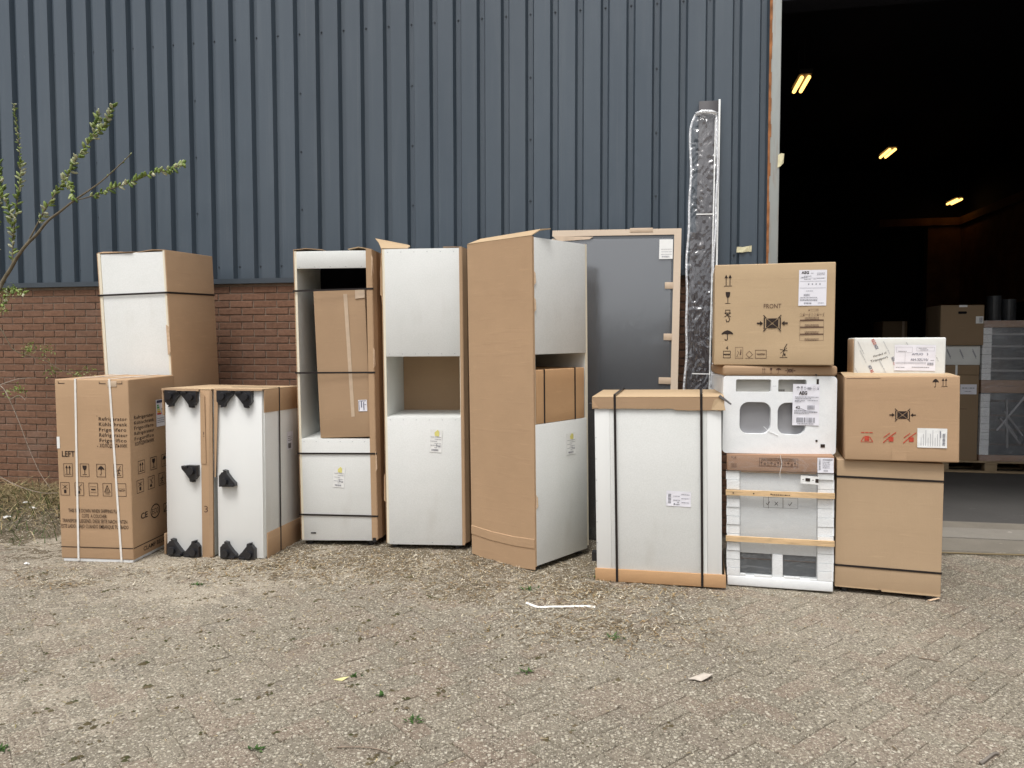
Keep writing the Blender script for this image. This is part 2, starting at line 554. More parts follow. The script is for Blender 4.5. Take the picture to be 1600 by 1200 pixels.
M['film'] = film('clear_stretch_film', gloss=.06, milk=.03, scale=7, strength=.5, tex=.10, stretch=(1, 1, 3))
M['film_crinkle'] = film('crinkled_polythene', gloss=.085, milk=.005, scale=14, strength=.6, stretch=(1.6, 1, .35), tex=.07, ridge=True, rough=.13)
M['film_edge'] = film('bunched_polythene', gloss=.22, milk=.55, scale=24, strength=1.0, tex=.3)

def wood(name, c):
    t = NT(name)
    co = t.co()
    g = t.noise(t.scaled(co, (1, 8, 8)), 6, 5, .65, .6)
    k = t.ramp(g, (.3, sc3(c, .72)), (.5, c), (.7, sc3(c, 1.2)))
    t.col(k)
    return t.fin(.72, .25, 0, t.bump(g, .25, .002))
M['wood'] = wood('pale_batten_wood', (.66, .46, .26))
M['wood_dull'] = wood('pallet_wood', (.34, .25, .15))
M['twig'] = simple('dry_twig', (.26, .20, .15), .85, .2, .3, 20)

def cladding():
    t = NT('blue_grey_cladding')
    co = t.co()
    f = t.rng(t.noise(t.scaled(co, (1, 1, .25)), 1.3, 5, .6), .3, .7)
    k = t.mix(f, (.052, .071, .092), (.068, .088, .109))
    dirt = t.rng(t.noise(t.scaled(co, (5, 5, .35)), 3.0, 4, .6), .52, .75)
    k = t.mix(t.math('MULTIPLY', dirt, .22), k, (.115, .135, .155))
    spk = t.rng(t.noise(co, 60, 2), .70, .76)
    k = t.mix(t.math('MULTIPLY', spk, .2), k, (.22, .24, .25))
    scr = t.rng(t.noise(t.scaled(co, (3, 3, 1.0)), 5, 1), .80, .83)
    k = t.mix(t.math('MULTIPLY', scr, .4), k, (.24, .26, .27))
    oi = t.n('ShaderNodeObjectInfo').outputs['Random']
    k = t.mix(1.0, k, t.ramp(oi, (0, .93), (1, 1.09)), 'MULTIPLY')
    run = t.rng(t.noise(t.scaled(co, (26, 26, .3)), 1.6, 3, .6), .58, .72)     # rain streaks
    k = t.mix(t.math('MULTIPLY', run, .22), k, (.13, .148, .16))
    t.col(k)
    b = t.bump(t.noise(t.scaled(co, (2.0, 2.0, .7)), 1.8, 3), .34, .02)
    return t.fin(t.rng(f, 0, 1, .30, .40), .6, 0, b)
M['cladding'] = cladding()
M['flashing'] = simple('blue_grey_flashing', (.055, .068, .082), .42, .45, .12, 3)
M['screw'] = simple('dark_screw_head', (.03, .038, .048), .4, .5, .1, 30)

def jambmat():
    t = NT('weathered_grey_jamb')
    co = t.co()
    f = t.rng(t.noise(t.scaled(co, (3, 3, .6)), 2, 5, .65), .3, .7)
    k = t.mix(f, (.33, .355, .345), (.43, .45, .43))
    st = t.rng(t.noise(t.scaled(co, (14, 14, 1.2)), 2.4, 4, .7), .56, .7)
    k = t.mix(t.math('MULTIPLY', st, .35), k, (.30, .17, .09))
    t.col(k)
    return t.fin(.55, .4, 0, t.bump(t.noise(co, 5, 3), .2, .01))
M['jamb'] = jambmat()
M['rust'] = simple('rust', (.30, .125, .05), .85, .2, .4, 14, .5, 60, .003)

def brickmat():
    t = NT('red_brown_brick')
    co = t.co(True)
    oi = t.n('ShaderNodeObjectInfo').outputs['Random']
    ri = t.n('ShaderNodeNewGeometry').outputs['Random Per Island']
    r = t.math('FRACT', t.math('ADD', oi, t.math('MULTIPLY', ri, 5.77)))
    k = t.ramp(r, (0, (.135, .072, .046)), (.35, (.18, .096, .060)), (.7, (.225, .122, .078)), (1, (.15, .088, .062)))
    f = t.rng(t.noise(co, 38, 4, .7), .3, .7)
    k = t.mix(.55, k, t.mix(f, (.11, .060, .039), (.275, .155, .102)))
    ef = t.rng(t.noise(co, 2.2, 5, .65), .56, .72)
    k = t.mix(t.math('MULTIPLY', ef, .35), k, (.25, .19, .155))
    t.col(k)
    return t.fin(.9, .2, 0, t.bump(t.noise(co, 70, 4, .7), .5, .004))
M['brick'] = brickmat()
M['mortar'] = simple('mortar', (.24, .185, .145), .95, .1, .2, 30, .5, 140, .003)

def groundmat(name, tint, ratio, rnd=True, dark=(.165, .141, .105), pale=(.35, .305, .235)):
    """gritty worn concrete: coarse pale grains and dark pits in a grey-beige body"""
    t = NT(name)
    co = t.co(True)
    if rnd:
        oi = t.n('ShaderNodeObjectInfo').outputs['Random']
        ri = t.n('ShaderNodeNewGeometry').outputs['Random Per Island']
        r = t.math('FRACT', t.math('ADD', oi, t.math('MULTIPLY', ri, 3.37)))
        body = t.ramp(r, (0, (.20, .178, .140)), (.45, (.245, .216, .169)), (.62, (.242, .196, .153)), (.8, (.25, .186, .145)), (1, (.195, .180, .150)))
    else:
        body = t.mix(t.rng(t.noise(co, 1.6, 4), .3, .7), sc3(tint, .86), sc3(tint, 1.12))
    big = t.rng(t.noise(co, .8, 5, .6), .35, .68)
    body = t.mix(.45, body, t.mix(big, dark, pale))
    g1 = t.noise(co, 58, 4, .8)
    body = t.mix(t.rng(g1, .49, .38, 0, .85), body, (.068, .056, .040))
    masks = []
    for sc_, rr, k_ in ((60, ratio + .03, .80), (135, ratio - .08, .75)):
        vc = t.n('ShaderNodeTexVoronoi'); t.lk(co, vc.inputs['Vector']); vc.inputs['Scale'].default_value = sc_
        sep = t.n('ShaderNodeSeparateColor'); t.lk(vc.outputs['Color'], sep.inputs[0])
        m = t.math('MULTIPLY', t.rng(vc.outputs['Distance'], .50, .30), t.rng(sep.outputs[0], rr, rr + .08))
        gc = t.ramp(sep.outputs[1], (0, (.40, .355, .27)), (.5, (.52, .47, .37)), (1, (.68, .63, .52)))
        body = t.mix(t.math('MULTIPLY', m, k_), body, gc)
        masks.append(m)
    ms = t.rng(t.noise(co, 2.8, 4, .65), .60, .72)
    body = t.mix(t.math('MULTIPLY', ms, .30), body, (.12, .105, .07))
    t.col(body)
    b = t.bump(g1, .8, .008)
    b = t.bump(masks[0], .6, .005, b)
    b = t.bump(masks[1], .4, .003, b)
    return t.fin(.92, .2, 0, b)
M['paver'] = groundmat('worn_paver_concrete', (.3, .27, .22), .55)
M['grit'] = groundmat('joint_grit', (.085, .072, .050), .60, rnd=False)
M['sand'] = groundmat('blown_sand', (.33, .285, .222), .55, rnd=False, dark=(.25, .215, .165), pale=(.40, .35, .275))
M['dirt'] = groundmat('brown_dirt', (.150, .120, .082), .60, rnd=False, dark=(.115, .090, .060), pale=(.215, .178, .128))
M['soil'] = groundmat('bare_soil', (.12, .095, .062), .76, rnd=False, dark=(.09, .07, .045), pale=(.17, .135, .09))

def concrete(name, c, var=.18, scale=1.5):
    t = NT(name)
    co = t.co(True)
    f = t.rng(t.noise(co, scale, 6, .65), .3, .7)
    k = t.mix(f, sc3(c, 1 - var), sc3(c, 1 + var))
    k = t.mix(t.rng(t.noise(co, 80, 3, .7), .42, .3, 0, .4), k, sc3(c, .5))
    k = t.mix(t.rng(t.noise(co, 7, 3, .6), .68, .72, 0, .45), k, sc3(c, 1.9))
    t.col(k)
    return t.fin(.8, .3, 0, t.bump(t.noise(co, 40, 4), .35, .004))
M['concrete'] = concrete('threshold_concrete', (.20, .178, .145))
M['concrete_pale'] = concrete('pale_threshold_concrete', (.25, .228, .195))
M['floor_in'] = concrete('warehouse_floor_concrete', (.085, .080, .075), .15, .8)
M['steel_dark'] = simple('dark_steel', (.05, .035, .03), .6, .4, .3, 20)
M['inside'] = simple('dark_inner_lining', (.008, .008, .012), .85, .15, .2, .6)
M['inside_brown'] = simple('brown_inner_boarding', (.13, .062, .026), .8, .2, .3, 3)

def attr_mat(name, rough=.8, spec=.25, trans=0.0):
    t = NT(name)
    a = t.n('ShaderNodeAttribute', attribute_name='tint')
    t.col(a.outputs['Color'])
    t.fin(rough, spec)
    if trans:
        d = t.n('ShaderNodeBsdfTranslucent'); t.lk(a.outputs['Color'], d.inputs['Color'])
        m = t.n('ShaderNodeMixShader'); m.inputs[0].default_value = trans
        t.lk(t.b.outputs[0], m.inputs[1]); t.lk(d.outputs[0], m.inputs[2]); t.lk(m.outputs[0], t.out.inputs['Surface'])
    return t.m
M['straw'] = attr_mat('dead_grass', .8, .2)
M['leaf'] = attr_mat('green_leaf', .6, .3, .3)
M['bark'] = simple('willow_bark', (.15, .125, .085), .8, .2, .25, 20)
M['stalk'] = simple('dead_stalk', (.33, .27, .22), .85, .2, .2, 20)

class Bits(MB):
    """many small coloured faces in one mesh, colour stored per face corner"""
    def __init__(s):
        super().__init__(); s.c = []
    def put(s, vs_, fs, c):
        s.add(vs_, fs); s.c += [c] * len(fs)
    def build(s, name, mat, parent=None, smooth=False):
        me = s.mesh(name, smooth)
        at = me.color_attributes.new('tint', 'FLOAT_COLOR', 'CORNER')
        buf = []
        for p, c in zip(me.polygons, s.c):
            buf += [*c, 1.0] * p.loop_total
        at.data.foreach_set('color', buf)
        return obj(name, me, parent, mat)

def blade(bits, x, y, z, L, w, az, rise, droop, c, seg=3):
    """a narrow bent blade of grass or straw"""
    dx, dy = math.cos(az), math.sin(az)
    px, py = -dy * w / 2, dx * w / 2
    vs_, fs = [], []
    for i in range(seg + 1):
        t = i / seg
        q = L * t
        zz = z + rise * L * t - droop * L * t * t
        k = 1 - .75 * t
        vs_ += [(x + dx * q - px * k, y + dy * q - py * k, zz), (x + dx * q + px * k, y + dy * q + py * k, zz)]
    for i in range(seg):
        fs.append((2 * i, 2 * i + 2, 2 * i + 3, 2 * i + 1))
    bits.put(vs_, fs, c)

# ================================================================== SETTING
def lin(a, b, t): return a + (b - a) * t
def sstep(a, b, x):
    t = max(0.0, min(1.0, (x - a) / (b - a)))
    return t * t * (3 - 2 * t)
def nz(x, y, s, o=0.0): return mnoise.noise(Vector((x * s + o, y * s - o, o * .37)))

WALL_ROT = -10.749
W0 = Vector((-4.767, 7.212, 0))
_c, _s = math.cos(R(WALL_ROT)), math.sin(R(WALL_ROT))
def wall_uv(x, y):           # distance along the wall, distance behind its face
    dx, dy = x - W0.x, y - W0.y
    return dx * _c + dy * _s, -dx * _s + dy * _c
def from_wall(u, v, z=0.0):
    return Vector((W0.x + u * _c - v * _s, W0.y + u * _s + v * _c, z))

# ---- ground sheet reaching the horizon
g = MB(); g.add([(-400, -400, -.06), (400, -400, -.06), (400, 400, -.06), (-400, 400, -.06)], [(0, 1, 2, 3)])
tag(g.build('ground', M['grit']), 'sandy ground sheet of the yard under the paving', 'ground', kind='structure')

# ---- paving: herringbone concrete pavers on a grit bed
gx0, gx1, gy0, gy1 = -8.2, 9.0, -1.0, 7.6
g = MB(); g.add([(gx0, gy0, -.0068), (gx1, gy0, -.0068), (gx1, gy1, -.0068), (gx0, gy1, -.0068)], [(0, 1, 2, 3)])
paving = tag(g.build('paving', M['grit']), 'gritty grey herringbone paving of the yard', 'paving', kind='structure')
PW = .105
def paver_verts(L, W):
    a, b, t, cz = L / 2 - .0022, W / 2 - .0022, .0045, .0042
    z0 = -.03
    lo = [(-a, -b, z0), (a, -b, z0), (a, b, z0), (-a, b, z0)]
    mi = [(-a, -b, -cz), (a, -b, -cz), (a, b, -cz), (-a, b, -cz)]
    hi = [(-a + t, -b + t, 0), (a - t, -b + t, 0), (a - t, b - t, 0), (-a + t, b - t, 0)]
    fs = [(8, 9, 10, 11)]
    for i in range(4):
        j = (i + 1) % 4
        fs += [(i, j, 4 + j, 4 + i), (4 + i, 4 + j, 8 + j, 8 + i)]
    return lo + mi + hi, fs
PV, PF = paver_verts(2 * PW, PW)
pm = bpy.data.meshes.new('paver'); pm.from_pydata(PV, [], PF); pm.update(); pm.materials.append(M['paver'])
PA = R(38)
ca, sa = math.cos(PA), math.sin(PA)
rg = random.Random(5)
pav = []
for m in range(-110, 111):
    for n in range(-60, 61):
        bx, by = m + 2 * n, m - 2 * n
        for (cx, cy, rot) in ((bx + 1, by + .5, 0), (bx + .5, by + 2, 90)):
            X, Y = cx * PW, cy * PW
            x, y = X * ca - Y * sa + .3, X * sa + Y * ca + 3.0
            if not (gx0 + .1 < x < gx1 - .1 and gy0 + .1 < y < gy1): continue
            u, v = wall_uv(x, y)
            if v > .02 and u < 6.9 or v > -.22 and u >= 6.6: continue
            pav.append((x, y, rot, rg.uniform(-.0026, .0012), rg.uniform(-.007, .007), rg.uniform(-.007, .007), rg.uniform(-1.2, 1.2)))
def in_view(x, y):
    return y > 2.62 and abs(x) < .69 * y + .08
near = sorted([p for p in pav if in_view(p[0], p[1])], key=lambda p: p[0] ** 2 + p[1] ** 2)[:300]
nearset = set((p[0], p[1]) for p in near)
for p in near:
    o = bpy.data.objects.new('paver', pm); COL.objects.link(o); o.parent = paving
    o.location = (p[0], p[1], p[3]); o.rotation_euler = (p[4], p[5], PA + R(p[2] + p[6]))
g = MB()
for p in pav:
    if (p[0], p[1]) in nearset: continue
    mt = Matrix.Translation((p[0], p[1], p[3])) @ Matrix.Rotation(PA + R(p[2] + p[6]), 4, 'Z') @ Matrix.Rotation(p[4], 4, 'X') @ Matrix.Rotation(p[5], 4, 'Y')
    g.add([mt @ Vector(v) for v in PV], PF)
tag(g.build('paver_field', M['paver'], paving), kind='stuff')

# ---- unseen hall added behind the camera to shade the low sky and darken gloss reflections
hl = thing('added_shade_hall', 'unseen dark brick hall added behind the camera to shade the low sky', 'building', (0, -15, 0), (0, 0, -8))
MB().box(-32, -12, -.05, 34, 0, 4.7).build('wall', M['brick'], hl)
MB().box(-32.4, -12.4, 4.7, 34.4, .4, 5.0).build('roof', M['flashing'], hl)
for i in range(9):
    MB().box(-28 + 7 * i, .0, 1.0, -25 + 7 * i, .06, 3.6).build('window', M['screw'], hl)

# ---- blown sand and dirt lying over the pavers
def sand_h(x, y):
    left = sstep(.2, -2.6, x)
    u, v = wall_uv(x, y)
    near_wall = sstep(-2.1, -.9, v) * sstep(7.2, 5.6, u)
    patch = math.exp(-((x - .55) / .55) ** 2 - ((y - 3.95) / .32) ** 2)
    h = -.0085 + .0070 * left + .004 * near_wall
    h += .0060 * nz(x, y, .9, 3) + .0040 * nz(x, y, 2.7, 8) + .0040 * nz(x, y, 9, 15) + .0036 * nz(x, y, 21, 19)
    return h
def grid_mesh(name, xa, xb, ya, yb, st, fn, mat, keep=None):
    nx, ny = int((xb - xa) / st), int((yb - ya) / st)
    g = MB()
    g.v = [(lin(xa, xb, i / nx), lin(ya, yb, j / ny), 0) for j in range(ny + 1) for i in range(nx + 1)]
    g.v = [(x, y, fn(x, y)) for x, y, _ in g.v]
    for j in range(ny):
        for i in range(nx):
            a = j * (nx + 1) + i
            if keep is None or max(g.v[q][2] for q in (a, a + 1, a + nx + 1, a + nx + 2)) > keep:
                g.f.append((a, a + 1, a + nx + 2, a + nx + 1))
    return g.build(name, mat, None, True)
o = grid_mesh('sand_cover', -7.6, 3.4, 1.6, 7.3, .025, sand_h, M['sand'], -.006)
tag(o, 'pale sand and grit blown over the pavers', 'sand', kind='stuff')
def dirt_h(x, y):
    u, v = wall_uv(x, y)
    e = .35 * nz(x, y, 1.1, 31) + .15 * nz(x, y, 3.3, 12)
    strip = sstep(-3.0 + e, -.75 + e, v) * sstep(6.9, 5.7, u + e)
    patch = math.exp(-((x - .50) / .55) ** 2 - ((y - 4.05) / .42) ** 2)
    return -.0165 + .0195 * max(strip, .9 * patch) + .0040 * nz(x, y, 2.7, 48) + .0070 * nz(x, y, 9, 55) + .0075 * nz(x, y, 21, 59) + .0035 * nz(x, y, 43, 63)
o = grid_mesh('dirt_cover', -6.0, 3.0, 3.2, 7.0, .02, dirt_h, M['dirt'], -.006)
tag(o, 'brown dirt lying over the pavers in front of the goods', 'dirt', kind='stuff')

def bank_h(x, y):
    u, v = wall_uv(x, y)
    a = sstep(-1.6, -.2, v) * sstep(1.6, .7, u)
    return -.03 + .20 * a + .03 * a * nz(x, y, 3, 4) + .012 * nz(x, y, 9, 2)
o = grid_mesh('soil_bank', -8.2, -2.7, 5.2, 8.0, .06, bank_h, M['soil'], -.02)
tag(o, 'dark soil bank heaped against the brick wall', 'soil', kind='structure')

# ================================================================== WAREHOUSE
wh = thing('warehouse_building', 'warehouse with blue-grey ribbed metal cladding over a red-brown brick base', 'building', W0, (0, 0, WALL_ROT))
PITCH, DEPTH = .207, .046
CLAD_Z0, CLAD_Z1 = 2.17, 5.6
U_END = 6.905
def rib_profile(u0, u1):
    """outline (u, y) of the sheet from u0 to u1: wide crowns at y = 0, narrow valleys at y = DEPTH"""
    pts = []
    i0 = int(math.floor(u0 / PITCH)) - 1
    raw = []
    for i in range(i0, i0 + 12):
        b = i * PITCH
        raw += [(b, 0), (b + .017, DEPTH), (b + .057, DEPTH), (b + .074, 0)]
    def yat(u):
        for (a, ya), (b, yb) in zip(raw, raw[1:]):
            if a <= u <= b: return lin(ya, yb, (u - a) / (b - a) if b > a else 0)
        return 0
    pts = [(u0, yat(u0))] + [p for p in raw if u0 + 1e-4 < p[0] < u1 - 1e-4] + [(u1, yat(u1))]
    return pts
u_b = .865
cuts = [u_b + 1.035 * k for k in range(-5, 7)]
cuts = [c for c in cuts if c < U_END - .1] + [U_END]
for k, (a, b) in enumerate(zip(cuts, cuts[1:])):
    off = .0016 if k % 2 else 0.0
    pr = rib_profile(a - (.03 if k % 2 == 0 else 0), min(U_END, b + (.03 if k % 2 == 0 else 0)))
    g = MB()
    ZS = [CLAD_Z0 + (CLAD_Z1 - CLAD_Z0) * i / 12 for i in range(13)]
    n = len(pr)
    def w_(u, z): return .0022 * nz(u, z, 1.3, 6)
    for z in ZS:
        g.v += [(u, y + off + w_(u, z), z) for u, y in pr]
    for i in range(len(ZS) - 1):
        for j in range(n - 1):
            q = i * n + j
            g.f.append((q, q + 1, q + n + 1, q + n))
    base = len(g.v)
    g.v += [(u, y + off + .0012, z) for z in (ZS[0], ZS[-1]) for u, y in pr]      # the sheet's own thickness
    for j in range(n - 1):
        g.f.append((base + j, base + n + j, base + n + j + 1, base + j + 1))
        g.f.append((j, base + j, base + j + 1, j + 1))
    g.build('cladding_sheet', M['cladding'], wh)
# screws in the valleys
g = MB()
def screw(u, z):
    g.tube([(u, DEPTH + .004, z), (u, DEPTH - .002, z)], .0085, .0085, 8)
    g.tube([(u, DEPTH - .002, z), (u, DEPTH - .008, z)], .0062, .0058, 6)
for i in range(-20, 33):
    u = i * PITCH + .037
    screw(u, 4.315)
    if i % 1 == 0: screw(u, 2.285)
    if (i - 4) % 5 == 0:
        for z in (3.80, 3.29, 2.78, 4.83): screw(u, z)
tag(g.build('screw_heads', M['screw'], wh), kind='stuff')
g = MB(); g.box(-4.4, -.012, 2.128, U_END, .05, 2.146); g.box(-4.4, -.012, 2.146, U_END, -.009, 2.172)
g.build('drip_flashing', M['flashing'], wh)
# wall behind the cladding, lintel over the door, wall right of the door, roof, far walls, all lined dark
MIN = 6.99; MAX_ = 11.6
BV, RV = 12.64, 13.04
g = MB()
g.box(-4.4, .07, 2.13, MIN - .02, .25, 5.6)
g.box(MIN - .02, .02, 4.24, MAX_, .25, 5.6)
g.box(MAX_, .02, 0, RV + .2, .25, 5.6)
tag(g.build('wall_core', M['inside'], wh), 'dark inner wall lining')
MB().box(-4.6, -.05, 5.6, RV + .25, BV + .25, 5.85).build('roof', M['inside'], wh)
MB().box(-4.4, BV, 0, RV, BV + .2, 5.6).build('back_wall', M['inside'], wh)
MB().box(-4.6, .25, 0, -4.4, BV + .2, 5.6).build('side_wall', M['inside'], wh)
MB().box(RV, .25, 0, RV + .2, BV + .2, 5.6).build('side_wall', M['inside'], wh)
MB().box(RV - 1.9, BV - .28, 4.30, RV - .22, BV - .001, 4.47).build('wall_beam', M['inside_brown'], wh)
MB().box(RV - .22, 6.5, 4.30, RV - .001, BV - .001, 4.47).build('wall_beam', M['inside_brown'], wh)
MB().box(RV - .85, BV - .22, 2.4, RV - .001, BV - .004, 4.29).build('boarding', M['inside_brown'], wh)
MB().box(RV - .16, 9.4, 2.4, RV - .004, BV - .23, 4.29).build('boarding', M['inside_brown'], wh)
# door jamb
rbox('door_jamb', U_END + .002, -.012, 2.19, MIN, .28, 5.6, M['jamb'], wh, .004)
g = MB()
rg = random.Random(3)
for i in range(34):
    z = 2.19 + i * .1
    e = .010 + .010 * rg.random()
    g.box(U_END - .004, -.0165, z, U_END + e, -.0125, z + .0995)
tag(g.build('rust_stain', M['rust'], wh), kind='stuff')
rbox('rusted_foot_plate', U_END - .01, -.02, 2.125, MIN + .004, .1, 2.188, M['rust'], wh, .004)

# brick base: mortar body, then bricks
MB().box(-4.4, .030, -.05, MIN, .25, 2.127).build('mortar_body', M['mortar'], wh)
bw = wh.children[-1]; bw.name = 'brick_wall'
BLn, BHt, CR = .222, .0545, .0652
def brick_verts(L, Hh, D=.02):
    t = .0025
    x, z = L / 2, Hh / 2
    hi = [(-x + t, 0, -z + t), (x - t, 0, -z + t), (x - t, 0, z - t), (-x + t, 0, z - t)]
    mi = [(-x, t, -z), (x, t, -z), (x, t, z), (-x, t, z)]
    lo = [(-x, D, -z), (x, D, -z), (x, D, z), (-x, D, z)]
    fs = [(0, 1, 2, 3)]
    for i in range(4):
        j = (i + 1) % 4
        fs += [(4 + i, 4 + j, j, i), (8 + i, 8 + j, 4 + j, 4 + i)]
    return hi + mi + lo, fs
bmeshes = {}
def brick_mesh(L):
    if L not in bmeshes:
        v, f = brick_verts(L, BHt)
        me = bpy.data.meshes.new('brick'); me.from_pydata(v, [], f); me.update(); me.materials.append(M['brick'])
        bmeshes[L] = me
    return bmeshes[L]
rg = random.Random(8)
rest = MB(); nb = 0
for r_ in range(32):
    z = .02 + CR * (r_ + .5)
    if z + BHt / 2 > 2.127: continue
    u = -4.4 + (.116 if r_ % 2 else 0.0) + rg.uniform(-.004, .004)
    while u < MIN - .02:
        L = BLn
        if u + L > MIN - .008: L = round(MIN - .008 - u, 3)
        if L < .04: break
        c = u + L / 2
        y = .0225 + rg.uniform(-.0022, .0022)
        tx, tz = rg.uniform(-.006, .006), rg.uniform(-.004, .004)
        vis = (-.45 < c < .80 and z > .22) or (1.55 < c < 2.62 and z > 1.16) or (6.3 < c < 6.75 and 1.1 < z < 1.75)
        if vis and L == BLn and nb < 300:
            o = bpy.data.objects.new('brick', brick_mesh(L)); COL.objects.link(o); o.parent = bw
            o.location = (c, y, z); o.rotation_euler = (tx, rg.uniform(-.004, .004), tz); nb += 1
        else:
            v, f = brick_verts(L, BHt)
            rest.add([(p[0] + c, p[1] + y, p[2] + z) for p in v], f)
        u += L + .0105
tag(rest.build('brick_field', M['brick'], bw), kind='stuff')

# masking tape scraps left on the cladding and the jamb
def tape_scrap(name, label, pts, mat):
    g = MB()
    n = len(pts) // 2
    for i in range(n - 1):
        g.sheet([pts[2 * i], pts[2 * i + 2], pts[2 * i + 3], pts[2 * i + 1]], .0015)
    return tag(g.build(name, mat), label, 'tape')
def wl(u, v, z): return tuple(from_wall(u, v, z))
tape_scrap('tape_scrap', 'crumpled cream tape scrap stuck low on the blue-grey cladding', [wl(6.675, -.006, 2.30), wl(6.678, -.006, 2.345), wl(6.72, -.018, 2.298), wl(6.724, -.014, 2.34), wl(6.765, -.005, 2.305), wl(6.768, -.01, 2.348), wl(6.788, -.02, 2.30), wl(6.79, -.022, 2.35)], M['tape_pale'])
tape_scrap('tape_scrap', 'small pale tape scrap sticking out from the door jamb', [wl(6.975, -.016, 2.95), wl(6.978, -.016, 3.05), wl(6.998, -.025, 2.96), wl(7.0, -.02, 3.06), wl(7.02, -.014, 2.985), wl(7.024, -.02, 3.055)], M['tape_pale'])

# ---- door threshold and inside floor
g = MB()
a = [(6.7, -.15, .0), (RV, -.15, .0), (RV, .20, .0), (6.7, .20, .0)]
g.hexa([wl(6.74, -.150, -.05), wl(RV + .2, -.150, -.05), wl(RV + .2, .195, -.05), wl(6.74, .195, -.05), wl(6.80, -.135, .012), wl(RV + .2, -.135, .012), wl(RV + .2, .195, .026), wl(6.80, .195, .026)])
tag(g.build('door_threshold', M['concrete']), 'sloping concrete threshold in front of the open warehouse door', 'threshold', kind='structure')
g = MB(); g.hexa([wl(6.9, .195, -.05), wl(RV, .195, -.05), wl(RV, .222, -.05), wl(6.9, .222, -.05), wl(6.9, .195, .019), wl(RV, .195, .019), wl(RV, .222, .019), wl(6.9, .222, .019)])
tag(g.build('door_rail', M['steel_dark']), 'dark steel rail set into the warehouse threshold', 'rail', kind='structure')
g = MB(); g.hexa([wl(6.9, .222, -.05), wl(RV, .222, -.05), wl(RV, .56, -.05), wl(6.9, .56, -.05), wl(6.9, .222, .028), wl(RV, .222, .028), wl(RV, .56, .030), wl(6.9, .56, .030)])
tag(g.build('floor_strip', M['concrete_pale']), 'pale concrete strip behind the door rail', 'floor', kind='structure')
g = MB(); g.hexa([wl(6.9, .568, -.05), wl(RV, .568, -.05), wl(RV, .80, -.05), wl(6.9, .80, -.05), wl(6.9, .568, .028), wl(RV, .568, .028), wl(RV, .80, .030), wl(6.9, .80, .030)])
tag(g.build('floor_strip', M['concrete']), 'darker concrete strip next to the warehouse floor', 'floor', kind='structure')
g = MB(); g.hexa([wl(-4.4, .25, -.06), wl(RV, .25, -.06), wl(RV, BV, -.06), wl(-4.4, BV, -.06), wl(-4.4, .25, .012), wl(RV, .25, .012), wl(RV, BV, .012), wl(-4.4, BV, .012)])
g2 = MB(); g2.hexa([wl(-4.4, .802, -.05), wl(RV, .802, -.05), wl(RV, BV, -.05), wl(-4.4, BV, -.05), wl(-4.4, .802, .027), wl(RV, .802, .027), wl(RV, BV, .027), wl(-4.4, BV, .027)])
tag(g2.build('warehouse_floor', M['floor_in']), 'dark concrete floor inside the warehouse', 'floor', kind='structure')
g = MB(); g.tube([wl(u, v, z) for u, v, z in ((7.9, .02, .03), (8.02, -.08, .022), (8.10, -.165, .010), (8.16, -.205, .008), (8.4, -.19, .008), (8.7, -.175, .010), (9.1, -.185, .008), (9.4, -.165, .008), (10.2, -.20, .008), (11.2, -.18, .008))], .007, .007, 6)
t_ = NT('yellow_hose'); t_.col((.20, .155, .085)); M['hose'] = t_.fin(.6, .3)
tag(g.build('cable', M['hose'], None, True), 'yellowish cable lying along the edge of the concrete threshold', 'cable')

# ---- lit strip lamps under the warehouse roof
te = NT('lit_tube'); te.b.inputs['Emission Color'].default_value = (1.0, .52, .13, 1); te.b.inputs['Emission Strength'].default_value = 2.4
te.col((.9, .8, .6)); M['tube'] = te.fin(.4, .3)
M['lamp_body'] = simple('lamp_housing', (.03, .03, .03), .5, .3, .05, 4)
def strip_lamp(label, x, y, z, L=.62):
    t = thing('strip_lamp', label, 'lamp', (x, y, z), (0, 0, WALL_ROT), 'lit lamps inside the warehouse')
    rbox('housing', -.09, -L / 2, .05, .09, L / 2, .12, M['lamp_body'], t, .006)
    for sx in (-.045, .045):
        MB().tube([(sx, -L / 2 + .03, .015), (sx, L / 2 - .03, .015)], .024, .024, 10).build('light_tube', M['tube'], t, True)
    for sy in (-.35, .35):
        MB().tube([(0, sy * L, .12), (0, sy * L, 5.6 - z)], .006).build('suspension_rod', M['lamp_body'], t)
strip_lamp('lit strip lamp nearest the door jamb, highest of the three', 3.907, 10.2, 5.063)
strip_lamp('lit strip lamp in the middle of the dark warehouse, between two others', 6.842, 13.7, 5.043)
strip_lamp('lowest lit strip lamp, farthest inside by the brown wall corner', 9.79, 16.6, 4.73)

# ================================================================== GOODS SET OUT IN THE YARD
def ring(name, parent, w, d, z, mat, off=.009, hgt=.013, th=.0016, dz=0.0, x0=0.0, y0=0.0):
    """a strap round the thing at height z (dz: rise towards the right)"""
    g = MB()
    a, b, c, e = x0 - off, x0 + w + off, y0 - off, y0 + d + off
    h2 = hgt / 2
    def seg(p, q, zp, zq, nx, ny):
        g.hexa([(p[0], p[1], zp - h2), (q[0], q[1], zq - h2), (q[0] + nx * th, q[1] + ny * th, zq - h2), (p[0] + nx * th, p[1] + ny * th, zp - h2),
                (p[0], p[1], zp + h2), (q[0], q[1], zq + h2), (q[0] + nx * th, q[1] + ny * th, zq + h2), (p[0] + nx * th, p[1] + ny * th, zp + h2)])
    seg((a, c), (b, c), z, z + dz, 0, 1)
    seg((b, c), (b, e), z + dz, z + dz, -1, 0)
    seg((b, e), (a, e), z + dz, z, 0, -1)
    seg((a, e), (a, c), z, z, 1, 0)
    return g.build(name, mat, parent, fix=True)

